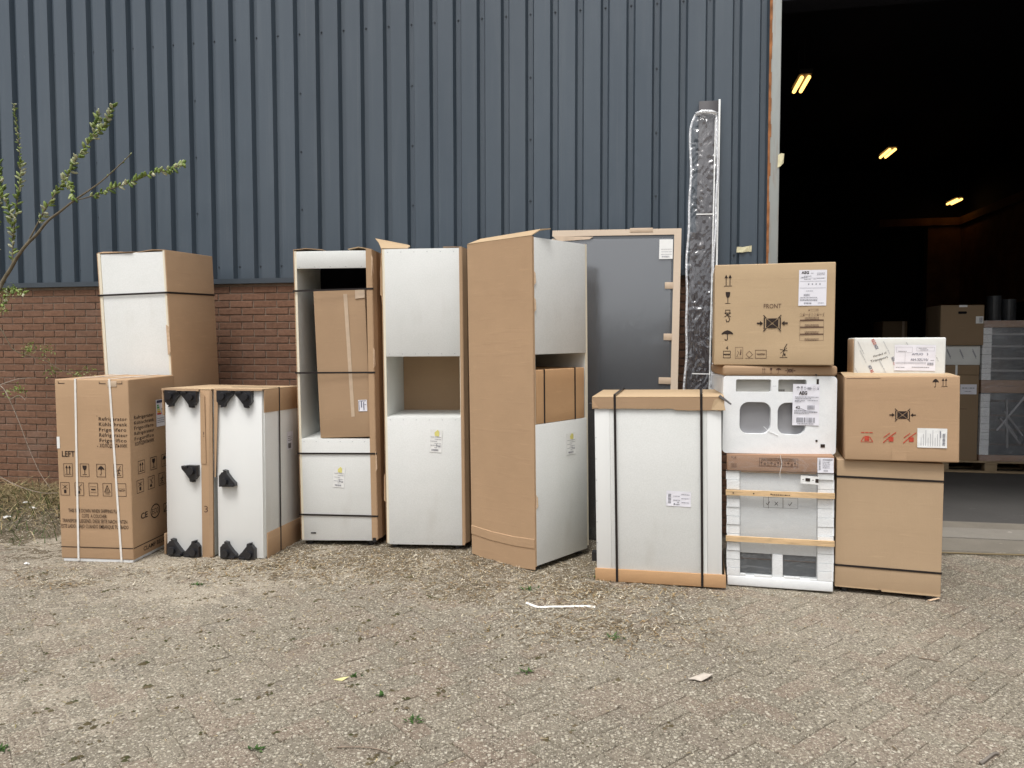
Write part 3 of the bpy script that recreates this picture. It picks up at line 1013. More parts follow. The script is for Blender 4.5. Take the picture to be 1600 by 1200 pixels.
def vring(name, parent, d, h, xt, xb, mat, off=.004, wid=.013, th=.0014, y0=0.0, z0=0.0):
    """a strap over the top and under the bottom; xt / xb its place at the top and the bottom of the front"""
    g = MB()
    w2 = wid / 2
    f, b_, t, l = y0 - off, y0 + d + off, z0 + h + off, z0 - .001
    g.hexa([(xb - w2, f, l), (xb + w2, f, l), (xb + w2, f + th, l), (xb - w2, f + th, l), (xt - w2, f, t), (xt + w2, f, t), (xt + w2, f + th, t), (xt - w2, f + th, t)])
    g.box(xt - w2, f + th, t - th, xt + w2, b_, t)
    g.hexa([(xb - w2, b_ - th, l), (xb + w2, b_ - th, l), (xb + w2, b_, l), (xb - w2, b_, l), (xt - w2, b_ - th, t - th - .0002), (xt + w2, b_ - th, t - th - .0002), (xt + w2, b_, t - th - .0002), (xt - w2, b_, t - th - .0002)])
    return g.build(name, mat, parent, fix=True)

def flap(name, parent, pts, mat, t=.005):
    """a bent flap of board: pts is a list of (left, right) point pairs from the hinge outwards"""
    g = MB()
    for (a, b), (c, e) in zip(pts, pts[1:]):
        g.sheet([a, b, e, c], t)
    return g.build(name, mat, parent, fix=True)

def label_sheet(parent, fr, x, z, w, h, deg=0, mat=None, name='label', curl=.002):
    """a paper label lying on the face; returns its part and the frame of its own surface"""
    f = rotated(fr, x, z, deg)
    g = MB()
    n = f.n
    k = 4
    P0 = [[f(w * i / k, h * j / k) + n * (.0006 + curl * .5 * (1 + math.sin(i * 2.1 + j * 1.7)) * (1 if i in (0, k) or j in (0, k) else .4)) for i in range(k + 1)] for j in range(k + 1)]
    for j in range(k):
        for i in range(k):
            g.add([P0[j][i], P0[j][i + 1], P0[j + 1][i + 1], P0[j + 1][i]], [(0, 1, 2, 3)])
    b = [f(0, 0), f(w, 0), f(w, h), f(0, h)]
    g.add([p - n * .0002 for p in b], [(3, 2, 1, 0)])
    o = g.build(name, mat or M['paper'], parent)
    f2 = Frame((0, 0, 0), f.u, f.v, 0); f2.o = f.o + n * (.0012 + curl); f2.n = n
    return o, f2

def delivery_label(parent, fr, x, z, w=.085, h=.15, deg=-4, seed=0, note=True):
    """white despatch label with a yellow patch at its top, lines of type and a barcode"""
    lb, f = label_sheet(parent, fr, x, z, w, h, deg, M['paper_white'])
    p = Print(f)
    p.barcode(w * .18, h * .06, w * .75, h * .14, seed + 3)
    for i in range(6):
        y = h * (.2 + .09 * i)
        p.textline(w * (.06 if i % 2 else .4), w * (.92 if i % 3 else .6), y, h * .022, seed + i)
    p.rect(w * .56, h * .26, w * .66, h * .31); p.rect(w * .72, h * .24, w * .9, h * .275); p.rect(w * .55, h * .33, w * .62, h * .36)
    p.build('label_print', M['ink_grey'], lb)
    if note:
        p = Print(f); p.poly([(w * .38, h * .72), (w * .74, h * .70), (w * .74, h * .9), (w * .6, h * .99), (w * .36, h * .86)])
        p.build('yellow_patch', M['yellow_print'], lb)
    return lb

def feet(parent, w, d, h=.035):
    for x in (.06, w - .06):
        for y in (.05, d - .05):
            g = MB(); g.tube([(x, y, -h + .001), (x, y, -h * .4)], .024, .022, 10); g.tube([(x, y, -h * .4), (x, y, .004)], .03, .03, 8)
            g.build('foot', M['black_plastic'], parent)

def icons(parent, fr, items, mat, name='printed_symbol'):
    for it in items:
        Print(fr).icon(*it).build(name, mat, parent)

def staples(parent, pts, fr):
    p = Print(fr)
    for x, z in pts: p.rect(x - .004, z - .0015, x + .004, z + .0015)
    return tag(p.build('staples', M['ink_grey'], parent), kind='stuff')

# ------------------------------------------------ tall cabinet standing behind the refrigerator carton
w, d, h = .624, .601, 2.27
t = thing('tall_cabinet', 'tall cabinet with plain white front and cardboard side, behind the refrigerator carton', 'cabinet', (-3.287, 6.074, .035), (2.0, -.7, -12.4), 'tall packed cabinets')
MB().box(.007, 0, 0, .030, .02, h).box(w - .022, 0, 0, w - .006, .02, h).build('cream_edge', M['cream'], t)
rbox('body', .008, .022, .002, w - .007, d - .002, h - .003, M['melamine'], t)
rbox('front_sheet', .031, .004, 0, w - .023, .021, h - .008, M['hardboard'], t, .002)
rbox('cardboard_side', -.001, .0, .01, .006, d, h, M['card'], t, .002)
rbox('cardboard_side', w - .005, .001, .01, w + .002, d + .01, h + .004, M['card'], t, .002)
flap('top_flap', t, [((.0, .0, h + .004), (.33, -.008, h + .002)), ((.02, .05, h + .018), (.33, .06, h + .006)), ((.02, .14, h + .006), (.33, .14, h + .004))], M['card'])
flap('top_flap', t, [((w, .0, h + .006), (w, .55, h + .004)), ((w - .12, .0, h + .012), (w - .12, .55, h + .008)), ((w - .26, .01, h - .001), (w - .24, .55, h + .003))], M['card'])
flap('torn_edge', t, [((w + .003, -.004, h - .6), (w + .003, -.004, h - .8)), ((w - .02, -.011, h - .58), (w - .02, -.008, h - .82))], M['card_edge'], .003)
ring('strap', t, w, d, h - .335, M['strap'], .007, .015, dz=.006)
feet(t, w, d)

# ------------------------------------------------ refrigerator carton
w, d, h = .555, .603, 1.326
t = thing('refrigerator_carton', 'brown refrigerator carton with black symbols and two white straps, far left', 'carton', (-3.275, 5.324, .012), (1.0, .27, -5.3))
rbox('carton_body', 0, 0, .012, w, d, h - .012, M['card'], t, .008, 3, .006, 6, 1)
rbox('foam_base', .012, .006, -.012, w - .012, d - .012, .014, M['foam'], t, .004)
fr, rt = front(.0012), right(w)
names = ['Refrigerator', 'Kühlschrank', 'Frigorifero', 'Réfrigérateur', 'Frigorífico', 'ХОЛОДИЛЬНИК']
for i, s_ in enumerate(names):
    wd = [.212, .212, .205, .212, .205, .208][i]
    text(fr, s_, .326, 1.020 - i * .0385, 0.026, M['ink'], t, width=wd, bold=.010, spacing=1.12)
    text(rt, s_, .055, 1.024 - i * .0385, 0.026, M['ink'], t, width=wd * 1.17, bold=.010, spacing=1.12)
text(fr, 'LEFT', .036, .756, .042, M['ink'], t, width=.098, bold=.012)
p = Print(fr)
icons(t, fr, [(k, x, .660, .066, .092, True) for k, x in zip(('up', 'glass', 'umbrella', 'tip'), (.079, .205, .33, .46))], M['ink'])
icons(t, fr, [(k, x, .522, .066, .092, True) for k, x in zip(('nostep', 'lift', 'bars', 'recycle', 'wave'), (.05, .159, .266, .372, .481))], M['ink'])
for x in (.05, .36, .485):
    p.line([(x - .02, 1.285), (x - .02, 1.297)] if x < .4 else [(x + .025, 1.30), (x + .025, 1.283)], .004)
    p.line([(x - .02, 1.284), (x + .025, 1.284)], .005)
p.poly([(.31, 1.05), (.317, 1.05), (.313, 1.057)]).poly([(.306, .832), (.316, .832), (.311, .84)])
p.rect(.002, .094, w - .002, .1)
p.icon('ring', .006, 1.06, .006); tag(p.build('printed_lines', M['ink'], t), kind='stuff')
p = Print(rt)
icons(t, rt, [(k, x, .668, .08, .092, True) for k, x in zip(('up', 'glass', 'umbrella'), (.127, .283, .43))], M['ink'])
icons(t, rt, [(k, x, .530, .082, .092, True) for k, x in zip(('nostep', 'lift', 'tip', 'nostep'), (.105, .245, .385, .52))], M['ink'])
icons(t, rt, [('ring', .285, .305, .115, .10)], M['ink'])
p.frame(.40, .27, .46, .33, .006).line([(.41, .28), (.45, .32)], .008).rect(.44, .40, .47, .425)
p.rect(.002, .094, d - .002, .1)
tag(p.build('printed_lines', M['ink'], t), kind='stuff')
text(rt, 'CE', .10, .285, .043, M['ink'], t, width=.085, bold=.02)
text(rt, 'ECO', .245, .285, .042, M['ink'], t, width=.082)
text(rt, 'CLAMP BELOW', .12, .044, .032, M['ink'], t, width=.34, bold=.01)
for s_, x, wd, z in (('THIS SIDE DOWN WHEN SHIPPING FLAT', .265, .392, .352), ('COTE  A COUCHER', .265, .19, .314), ('TRANSPORT LIEGEND, DIESE SEITE NACH UNTEN', .267, .495, .277), ('ESTE LADO ABAJO CUANDO EMBARQUE TUMBADO', .267, .512, .238)):
    text(fr, s_, x, z, .027, M['ink'], t, width=wd, align='CENTER', bold=.004)
vring('strap', t, d, h - .012, .160, .134, M['strap_white'], .004, .015, z0=0)
vring('strap', t, d, h - .012, .417, .463, M['strap_white'], .004, .015, z0=0)
lb, f = label_sheet(t, rt, .335, .935, .11, .205, 0, M['paper'], 'energy_label')
p = Print(f); p.rect(.006, .18, .10, .2).rect(.07, .125, .1, .137).textline(.01, .1, .03, .004, 2).textline(.01, .1, .045, .004, 3).textline(.01, .1, .06, .004, 4); p.build('label_print', M['ink_blue'], lb)
for i, mm in enumerate(('energy_g', 'energy_g', 'yellow_print', 'energy_y', 'energy_r')):
    Print(f).rect(.01, .155 - i * .016, .03 + .009 * i, .167 - i * .016).build('class_bar', M[mm], lb)
lb, f = label_sheet(t, rt, .46, .985, .075, .13, 0, M['paper_white'])
Print(f).rect(.02, .02, .03, .03).rect(.02, .1, .032, .11).build('label_print', M['ink'], lb)
label_sheet(t, fr, .002, .815, .022, .085, 0, M['paper_white'], curl=.0008)
p = Print(Frame((0, 0, h - .012), (1, 0, 0), (0, 1, 0), .0012)); p.rect(.01, d / 2 - .03, w - .01, d / 2 + .03); p.build('closing_tape', M['tape'], t)
rbox('tape_tail', .40, -.003, 1.262, .47, .0, 1.302, M['tape'], t, .001)

# ------------------------------------------------ two narrow base cabinets lying on their sides, black feet facing the camera
def bracket(parent, cx, cz, a, flipx=1, flipz=1):
    """black plastic leg bracket: a cut-corner triangular plate with a round socket and a lug"""
    b = a / 2
    outline = [(-b, b), (b * .35, b), (b * .4, b * .9), (b, b * .92), (b, b * .55), (b * .55, b * .1), (b * .0, -b * .58), (-b * .08, -b * .92), (-b * .5, -b * 1.0), (-b * .42, -b * .76), (-b * .68, -b * .7), (-b * .80, -b * .5), (-b, -b * .3)]
    pts = [(cx + x * flipx, cz + z * flipz) for x, z in outline]
    if flipx * flipz > 0: pts = pts[::-1]
    g = MB(); g.prism(pts, -.038, .0)
    sx, sz = cx - .30 * b * flipx, cz + .36 * b * flipz
    ring_ = [(sx + .44 * b * math.cos(R(q)), sz + .44 * b * math.sin(R(q))) for q in range(0, 360, 30)]
    g.prism(ring_, -.060, -.038)
    ring2 = [(sx + .25 * b * math.cos(R(q)), sz + .25 * b * math.sin(R(q))) for q in range(0, 360, 30)]
    g.prism(ring2, -.048, -.0601)
    g.prism([(cx + x * flipx * 1.0, cz + z * flipz) for x, z in ((b * .15, b * .72), (b * .9, b * .72), (b * .9, b * .95), (b * .15, b * .95))], -.050, -.038)
    return g.build('foot_bracket', M['black_plastic'], parent, fix=True)

w, d, h = .393, .60, 1.25
t = thing('base_cabinet', 'narrow white cabinet lying on its side with black feet, beside the refrigerator carton', 'cabinet', (-2.588, 5.484, .0), (-.4, .33, -11.0), 'cabinets on their sides with black feet')
rbox('body', .006, .012, .004, w - .012, d, h - .008, M['melamine'], t)
rbox('base_panel', .010, .0, .012, .305, .0115, h - .016, M['white_panel'], t, .002)
rbox('cardboard_strip', .306, -.012, .0, w, .012, h - .006, M['card'], t, .003)
p_ = flap('strip_fold', t, [((.306, -.014, h - .008), (.306, -.014, .7)), ((.345, -.020, h - .05), (.35, -.018, .7))], M['card'], .003)
flap('strip_fold', t, [((.40, -.012, h - .012), (.385, -.016, h - .012)), ((.402, -.016, .62), (.372, -.018, .62)), ((.396, -.014, .02), (.366, -.012, .03))], M['card_dark'], .003)
rbox('cardboard_top', -.004, -.014, h - .007, w + .004, d + .004, h, M['card_light'], t, .002)
flap('top_edge', t, [((-.004, -.016, h), (.30, -.016, h)), ((-.004, -.019, h - .016), (.30, -.019, h - .018))], M['card_dark'], .004)
rbox('cardboard_corner', -.010, -.010, .01, .004, .12, .165, M['card_dark'], t, .003)
rbox('cardboard_corner', -.010, -.010, h - .20, .004, .12, h - .008, M['card_dark'], t, .003)
for x, z, fx, fz in ((.092, 1.175, 1, 1), (.226, 1.172, -1, 1), (.225, .625, -1, 1), (.095, .072, 1, -1), (.232, .068, -1, -1)): bracket(t, x, z, .124, fx, fz)
text(front(.0, -.013), '3', .328, .34, .05, M['ink_brown'], t, width=.03, name='hand_written_mark')
Print(front(.0, -.0185)).textline(.33, .34, .90, .006, 1).textline(.332, .338, .915, .02, 2).build('printed_mark', M['ink_brown'], t)

w, d, h = .364, .609, 1.25
t = thing('base_cabinet', 'narrow white cabinet lying on its side, its right side strapped with brown cardboard caps', 'cabinet', (-2.172, 5.415, .0), (-.9, -.1, -9.4), 'cabinets on their sides with black feet')
rbox('body', .004, .012, .004, w, d, h - .008, M['melamine'], t)
rbox('base_panel', .002, .0, .008, w - .004, .0115, h - .016, M['white_panel'], t, .002)
rbox('side_sheet', w + .0005, .02, .02, w + .006, d - .004, h - .02, M['hardboard'], t, .001)
rbox('cardboard_top', -.006, -.014, h - .007, w + .012, d + .006, h, M['card_light'], t, .002)
flap('top_edge', t, [((.03, -.016, h), (w + .010, -.016, h)), ((.03, -.019, h - .016), (w + .010, -.019, h - .014))], M['card_dark'], .004)
flap('corner_fold', t, [((-.006, -.016, h - .002), (.055, -.016, h - .002)), ((-.004, -.020, h - .10), (.028, -.018, h - .06)), ((-.008, -.018, .60), (.0, -.016, .60))], M['card'], .003)
rbox('cardboard_cap', w + .0065, .008, h - .175, w + .013, d + .006, h - .0075, M['card'], t, .002)
rbox('cardboard_cap', w + .0065, .03, -.002, w + .013, d + .006, .19, M['card'], t, .002)
for x, z, fx, fz in ((.088, 1.175, 1, 1), (.235, 1.172, -1, 1), (.098, .595, 1, -1), (.100, .068, 1, -1), (.245, .064, -1, -1)): bracket(t, x, z, .124, fx, fz)
vring_y = .235
g = MB(); g.box(w + .0132, vring_y - .008, -.003, w + .0148, vring_y + .008, h + .0032); g.box(-.008, vring_y - .008, h + .0012, w + .0132, vring_y + .008, h + .0032)
g.build('strap', M['strap'], t)
lb, f = label_sheet(t, Frame((w + .0062, 0, 0), (0, 1, 0), (0, 0, 1), .0005), .37, .76, .09, .14, 0)
Print(f).barcode(.01, .01, .06, .05, 4).textline(.01, .07, .07, .004, 5).textline(.01, .07, .085, .004, 6).textline(.01, .07, .1, .004, 7).build('label_print', M['ink'], lb)

# ------------------------------------------------ tall cabinet with the open bay
w, d, h = .605, .597, 2.253
t = thing('tall_cabinet', 'tall open-bayed cabinet with four black straps and a flat carton inside', 'cabinet', (-1.653, 5.749, .035), (1.0, -.37, -3.0), 'tall packed cabinets')
ZB, ZT = .805, 2.115       # the open bay
rbox('cardboard_side', .0, .0, .01, .006, d, h, M['card'], t, .002)
g = MB(); g.box(w - .006, .001, .01, w, d, h - .002); g.box(w - .043, -.006, .012, w, .0008, h + .004)
g.build('cardboard_side', M['card'], t)
for i in range(3):
    z = (.55, 1.35, 2.05)[i]
    flap('torn_edge', t, [((w - .002, -.007, z), (w - .002, -.007, z + .16)), ((w + .010, -.004 + .01 * i, z + .02), (w + .008, -.003, z + .14))], M['card_edge'], .003)
for x in (.007, w - .025):
    MB().box(x, .002, .01, x + .017, .0045, h - .006).build('cream_edge', M['cream'], t)
    MB().box(x, .005, .004, x + .017, d - .004, h - .006).build('side_panel', M['melamine'], t)
MB().box(.0245, .006, h - .024, w - .0255, d - .006, h - .006).build('top_panel', M['melamine'], t)
MB().box(.0245, .006, ZB - .02, w - .0255, d - .006, ZB).build('shelf', M['melamine'], t)
MB().box(.0245, .006, .004, w - .0255, d - .006, .022).build('bottom_panel', M['melamine'], t)
MB().box(.0245, d - .012, .023, w - .0255, d - .007, ZB - .021).build('back_panel', M['melamine'], t)
rbox('front_sheet', .0245, -.001, ZT, w - .0435, .0045, h - .012, M['hardboard'], t, .001)
rbox('front_sheet', .0245, -.001, .006, w - .0435, .0045, ZB - .001, M['hardboard'], t, .001)
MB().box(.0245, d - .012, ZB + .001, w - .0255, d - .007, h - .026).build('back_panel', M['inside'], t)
flap('side_flap', t, [((w + .001, -.004, .02), (w + .001, -.004, h)), ((w + .022, .05, .02), (w + .020, .05, h - .01)), ((w + .030, .2, .02), (w + .026, .2, h - .01)), ((w + .006, .5, .02), (w + .006, .5, h - .01))], M['card'], .004)
flap('top_flap', t, [((w - .008, -.004, h + .004), (w - .008, .3, h + .004)), ((w - .10, .0, h + .022), (w - .12, .3, h + .02)), ((w - .19, .03, h + .010), (w - .19, .3, h + .01))], M['card_light'])
flap('top_flap', t, [((.0, .0, h + .002), (.0, .4, h + .002)), ((.10, .0, h + .012), (.11, .4, h + .012)), ((.22, .02, h + .003), (.22, .4, h + .003))], M['card_dark'])
for z, dz in ((1.945, .012), (1.318, .0), (.692, -.002), (.212, -.012)): ring('strap', t, w, d, z, M['strap'], .0085, .0135, dz=dz)
delivery_label(t, front(.0012, -.001), .262, .43, .088, .165, -5, 1)
staples(t, [(.045 + .095 * i, ZB - .022) for i in range(6)], front(.0012, -.001))
staples(t, [(.045 + .12 * i, ZT + .012) for i in range(5)], front(.0012, -.001))
MB().box(.08, -.004, .06, .12, .0, .07).box(w - .035, -.014, -.004, w - .01, .03, .03).build('corner_clip', M['black_plastic'], t)
feet(t, w, d)
# the flat carton leaning inside it
cabm = Matrix.Translation((-1.653, 5.749, .035)) @ (Matrix.Rotation(R(-3.0), 4, 'Z') @ Matrix.Rotation(R(-.37), 4, 'Y') @ Matrix.Rotation(R(1.0), 4, 'X'))
pos = cabm @ Vector((.168, .020, ZB + .004))
t = thing('flat_carton', 'flat brown carton with a pale tape seam, leaning inside the open-bayed cabinet', 'carton', pos, (.5, -1.9, -5.5))
w2, d2, h2 = .405, .20, 1.14
rbox('carton_body', 0, 0, 0, w2, d2, h2, M['card_dark'], t, .005, 3, .005, 5, 4)
Print(front(.0014)).poly([(.255, .16), (.282, .16), (.267, h2 - .035), (.237, h2 - .035)]).build('closing_tape', M['tape'], t)
lb, f = label_sheet(t, front(), .315, .20, .068, .088, 0)
Print(f).rect(.004, .006, .008, .08).rect(.022, .03, .028, .078).rect(.04, .01, .046, .07).textline(.01, .06, .078, .005, 1).textline(.05, .062, .05, .004, 6).build('label_print', M['ink_blue'], lb)
flap('loose_flap', t, [((.33, .0, h2), (w2, .0, h2)), ((.33, -.004, h2 - .075), (w2, -.004, h2 - .07))], M['tape'], .002)
Print(Frame((0, 0, h2), (1, 0, 0), (0, 1, 0), .0012)).rect(.0, .07, w2, .10).build('closing_tape', M['tape'], t)

# ------------------------------------------------ tall cabinet with one niche, front on
w, d, h = .612, .585, 2.256
t = thing('tall_cabinet', 'tall white-fronted cabinet with an empty niche, between the strapped and the cardboard-sided ones', 'cabinet', (-.969, 5.649, .035), (.7, -.28, -5.0), 'tall packed cabinets')
NB, NTp = .985, 1.443
rbox('cardboard_side', .0, .0, .01, .006, d, h, M['card'], t, .002)
g = MB(); g.box(w - .006, .001, .01, w, d, h - .002); g.box(w - .020, -.006, .004, w, .0008, h + .002)
g.build('cardboard_side', M['card'], t)
for x in (.007, w - .025):
    MB().box(x, .002, .01, x + .017, .0045, h - .006).build('cream_edge', M['cream'], t)
    MB().box(x, .005, .004, x + .017, d - .004, h - .006).build('side_panel', M['melamine'], t)
MB().box(.0245, .006, h - .024, w - .0255, d - .006, h - .006).build('top_panel', M['melamine'], t)
MB().box(.0245, .0015, NB - .018, w - .0255, d - .03, NB).build('shelf', M['melamine'], t)
MB().box(.0245, .0065, NTp, w - .0255, d - .03, NTp + .018).build('shelf', M['melamine'], t)
MB().box(.0245, .006, .004, w - .0255, d - .006, .022).build('bottom_panel', M['melamine'], t)
MB().box(.0245, d - .028, .023, w - .0255, d - .008, h - .03).build('cardboard_back', M['card'], t)
rbox('front_sheet', .0245, -.001, NTp + .001, w - .0205, .006, h - .006, M['hardboard'], t, .001)
rbox('front_sheet', .0245, -.005, .002, w - .0205, .0010, NB - .002, M['hardboard'], t, .001)
flap('top_flap', t, [((.0, .0, h + .002), (.20, -.002, h - .002)), ((-.035, .06, h + .055), (.20, .10, h + .028)), ((-.07, .10, h + .09), (.16, .2, h + .05))], M['card_light'])
flap('top_flap', t, [((w - .12, .002, h + .004), (w, -.004, h + .003)), ((w - .15, .05, h + .012), (w - .01, .05, h + .010)), ((w - .15, .15, h + .004), (w, .15, h + .004))], M['card_dark'])
flap('side_flap', t, [((.0, .002, h - .01), (.0, .3, h - .01)), ((-.012, .0, h - .20), (-.012, .3, h - .2)), ((.0, .0, h - .42), (.0, .3, h - .42))], M['card'], .004)
flap('side_flap', t, [((w + .001, -.004, .02), (w + .001, -.004, h)), ((w + .026, .05, .02), (w + .022, .05, h - .005)), ((w + .034, .2, .02), (w + .030, .2, h - .005)), ((w + .006, .5, .02), (w + .006, .5, h - .01))], M['card'], .004)
for z in (.33, 1.9):
    flap('torn_edge', t, [((-.001, -.003, z), (-.001, -.003, z + .22)), ((-.014, .006, z + .01), (-.010, .004, z + .20))], M['card'], .003)
delivery_label(t, front(.0012, -.005), .345, .72, .095, .175, -4, 7)
staples(t, [(.05 + .1 * i, NB - .022) for i in range(6)], front(.0012, -.005))
staples(t, [(.05 + .1 * i, h - .03) for i in range(6)] + [(.05 + .1 * i, NTp + .02) for i in range(6)], front(.0012, -.001))
staples(t, [(.06 + .15 * i, .02) for i in range(4)], front(.0012, -.005))
feet(t, w, d)

# ------------------------------------------------ tall cabinet turned to show its cardboard side
w, d, h = .621, .615, 2.262
t = thing('tall_cabinet', 'tall turned cabinet with a broad cardboard side facing left and raised top flap', 'cabinet', (.160, 5.054, .035), (-.08, -.86, 47.45), 'tall packed cabinets')
NB, NTp = .985, 1.463
# side board, bent slightly inwards near the bottom where it has been scored
g = MB()
zs = [-.022, .06, .125, .128, .19, .193, .5, 1.0, 1.5, 2.0, h]
ys = [0, .2, .41, d + .006]
def sx(y, z): return -.004 - .006 * math.sin(math.pi * y / d) * (1 if .2 < z < 2.2 else .3) - (.004 if .126 < z < .192 else 0)
def zb(y, z): return z - (.02 * math.sin(math.pi * y / d) if z < 0 else (.014 * math.sin(math.pi * y / d) if z < .2 else 0))
for z in zs:
    for y in ys: g.v.append((sx(y, z), y, zb(y, z)))
for z in zs:
    for y in ys: g.v.append((sx(y, z) + .006, y, zb(y, z)))
n_, m_ = len(zs), len(ys)
for i in range(n_ - 1):
    for j in range(m_ - 1):
        a = i * m_ + j; b = a + n_ * m_
        g.f += [(a + 1, a, a + m_, a + m_ + 1), (b, b + 1, b + m_ + 1, b + m_)]
for i in range(n_ - 1):
    a, b = i * m_, i * m_ + n_ * m_
    g.f += [(a, b, b + m_, a + m_), (a + m_ - 1, a + 2 * m_ - 1, b + 2 * m_ - 1, b + m_ - 1)]
for j in range(m_ - 1):
    a, b = j, j + n_ * m_
    g.f += [(a, a + 1, b + 1, b), ((n_ - 1) * m_ + a, (n_ - 1) * m_ + b, (n_ - 1) * m_ + b + 1, (n_ - 1) * m_ + a + 1)]
g.build('cardboard_side', M['card'], t, fix=True)
MB().box(-.004, -.0045, .0, .014, -.0005, h - .004).build('cardboard_lip', M['card'], t)
rbox('cardboard_side', w - .006, .02, .02, w + .001, d, h, M['card'], t, .002)
for x in (.004, w - .034):
    MB().box(x, .0005, .02, x + .026 if x > .1 else x + .018, .0045, h - .006).build('cream_edge', M['cream'], t)
    MB().box(x, .005, .02, x + .018, d - .004, h - .006).build('side_panel', M['melamine'], t)
MB().box(.0225, .006, h - .024, w - .0345, d - .006, h - .006).build('top_panel', M['melamine'], t)
MB().box(.0225, .006, NB - .02, w - .0345, d - .03, NB - .002).build('shelf', M['melamine'], t)
MB().box(.0225, .006, NTp, w - .0345, d - .03, NTp + .018).build('shelf', M['melamine'], t)
MB().box(.0225, .006, .02, w - .0345, d - .006, .038).build('bottom_panel', M['melamine'], t)
MB().box(.0225, d - .028, .04, w - .0345, d - .010, h - .03).build('back_panel', M['melamine'], t)
rbox('front_sheet', .015, -.004, NTp + .001, w - .034, .004, h - .008, M['hardboard'], t, .001)
rbox('front_sheet', .010, -.006, .004, w - .034, .003, NB - .003, M['hardboard'], t, .001)
flap('top_flap', t, [((-.004, .0, h - .002), (-.004, d, h - .002)), ((.075, -.02, h + .045), (.07, d - .06, h + .035)), ((.16, -.035, h + .055), (.13, d - .10, h + .045))], M['card_light'], .006)
for z in (.40, 1.75, 1.93):
    flap('torn_edge', t, [((.010, -.006, z), (.010, -.006, z + .1)), ((.022, -.012, z + .02), (.020, -.011, z + .08))], M['card_edge'], .003)
delivery_label(t, front(.0012, -.006), .345, .735, .105, .155, 0, 13)
feet(t, w, d, .035)
tallm = Matrix.Translation((.160, 5.054, .035)) @ (Matrix.Rotation(R(47.45), 4, 'Z') @ Matrix.Rotation(R(-.86), 4, 'Y') @ Matrix.Rotation(R(-.08), 4, 'X'))
pos = tallm @ Vector((.026, -.001, NB))
t = thing('niche_carton', 'orange-brown carton with two vertical black straps inside the turned cabinet niche', 'carton', pos, (0, -.86, 47.45))
w2, d2, h2 = .545, .46, .372
M['card_orange'] = cardboard('cardboard_orange', (.52, .315, .165))
rbox('carton_body', 0, 0, 0, w2, d2, h2, M['card_orange'], t, .006, 3, .003, 4, 9)
for x in (.085, .43): vring('strap', t, d2, h2, x, x, M['strap'], .003, .013)

# ------------------------------------------------ grey panel in film with brown paper edges, leaning on the cladding
w, d, h = 1.018, .030, 2.49
t = thing('wrapped_board', 'large grey panel in clear film with brown taped edges, leaning on the cladding', 'panel', (.266, 5.949, .004), (-3.6, .87, -11.62))
M['grey_gloss'] = simple('anthracite_lacquer', (.082, .088, .095), .16, .5, .04, 3)
rbox('panel_board', .02, .002, .01, w - .03, d - .004, h - .02, M['grey_gloss'], t, .002)
M['kraft'] = cardboard('kraft_edge_strip', (.66, .54, .42), True, 1.0)
g = MB(); g.box(-.003, -.004, h - .042, w - .03, .001, h); g.box(-.003, -.004, h, w + .002, d + .004, h + .006)
g.build('edge_strip', M['kraft'], t)
g = MB(); g.box(w - .052, -.0045, .0, w + .003, .0012, h - .0005); g.box(w - .002, .0014, .0, w + .003, d + .004, h - .0005)
g.build('edge_strip', M['kraft'], t)
MB().box(-.004, -.003, .0, .035, .0008, h - .06).build('edge_strip', M['kraft'], t)
for z in (1.02, 1.27, 1.615, 2.02):
    rbox('tape_tab', w - .145 + .03 * (z > 1.5), -.0065, z, w - .05, -.005, z + .052, M['tape'], t, .0005)
rbox('tape_tab', .62, -.0065, h - .02, .80, -.0045, h + .014, M['tape'], t, .0005)
flap('paper_fold', t, [((.0, -.008, h - .04), (.33, -.006, h - .05)), ((.05, -.010, h - .085), (.30, -.008, h - .07))], M['tape'], .002)
g = MB()
nx, nz_ = 90, 90
for j in range(nz_ + 1):
    for i in range(nx + 1):
        x, z = .03 + (w - .10) * i / nx, .02 + (h - .09) * j / nz_
        e = max(0, 1 - x / .18) * math.exp(-((z - 1.50) / .16) ** 2) + .22 * max(0, (x - .7) / .3) * (1 if z < 1.6 else .1) + .10 * (1 if z < .9 else .0)
        g.v.append((x, -.0035 - .0045 * e * (1 + math.sin(x * 260 + 5 * math.sin(z * 9)) * math.sin(z * 23 + x * 14)), z))
for j in range(nz_):
    for i in range(nx):
        a = j * (nx + 1) + i
        g.f.append((a, a + 1, a + nx + 2, a + nx + 1))
M['film_panel'] = film('panel_film', gloss=.12, milk=.008, scale=7, strength=.07, tex=.012, stretch=(2.5, 2.5, .6))
g.build('clear_film', M['film_panel'], t, True)
lb, f = label_sheet(t, front(.0, -.0075), w - .165, h - .235, .105, .155, 0, M['paper_white'], curl=.001)
p = Print(f); p.barcode(.02, .012, .08, .024, 3)
for i in range(3): p.textline(.015, .1, .035 + .02 * i, .003, i)
p.build('label_print', M['ink_grey'], lb)

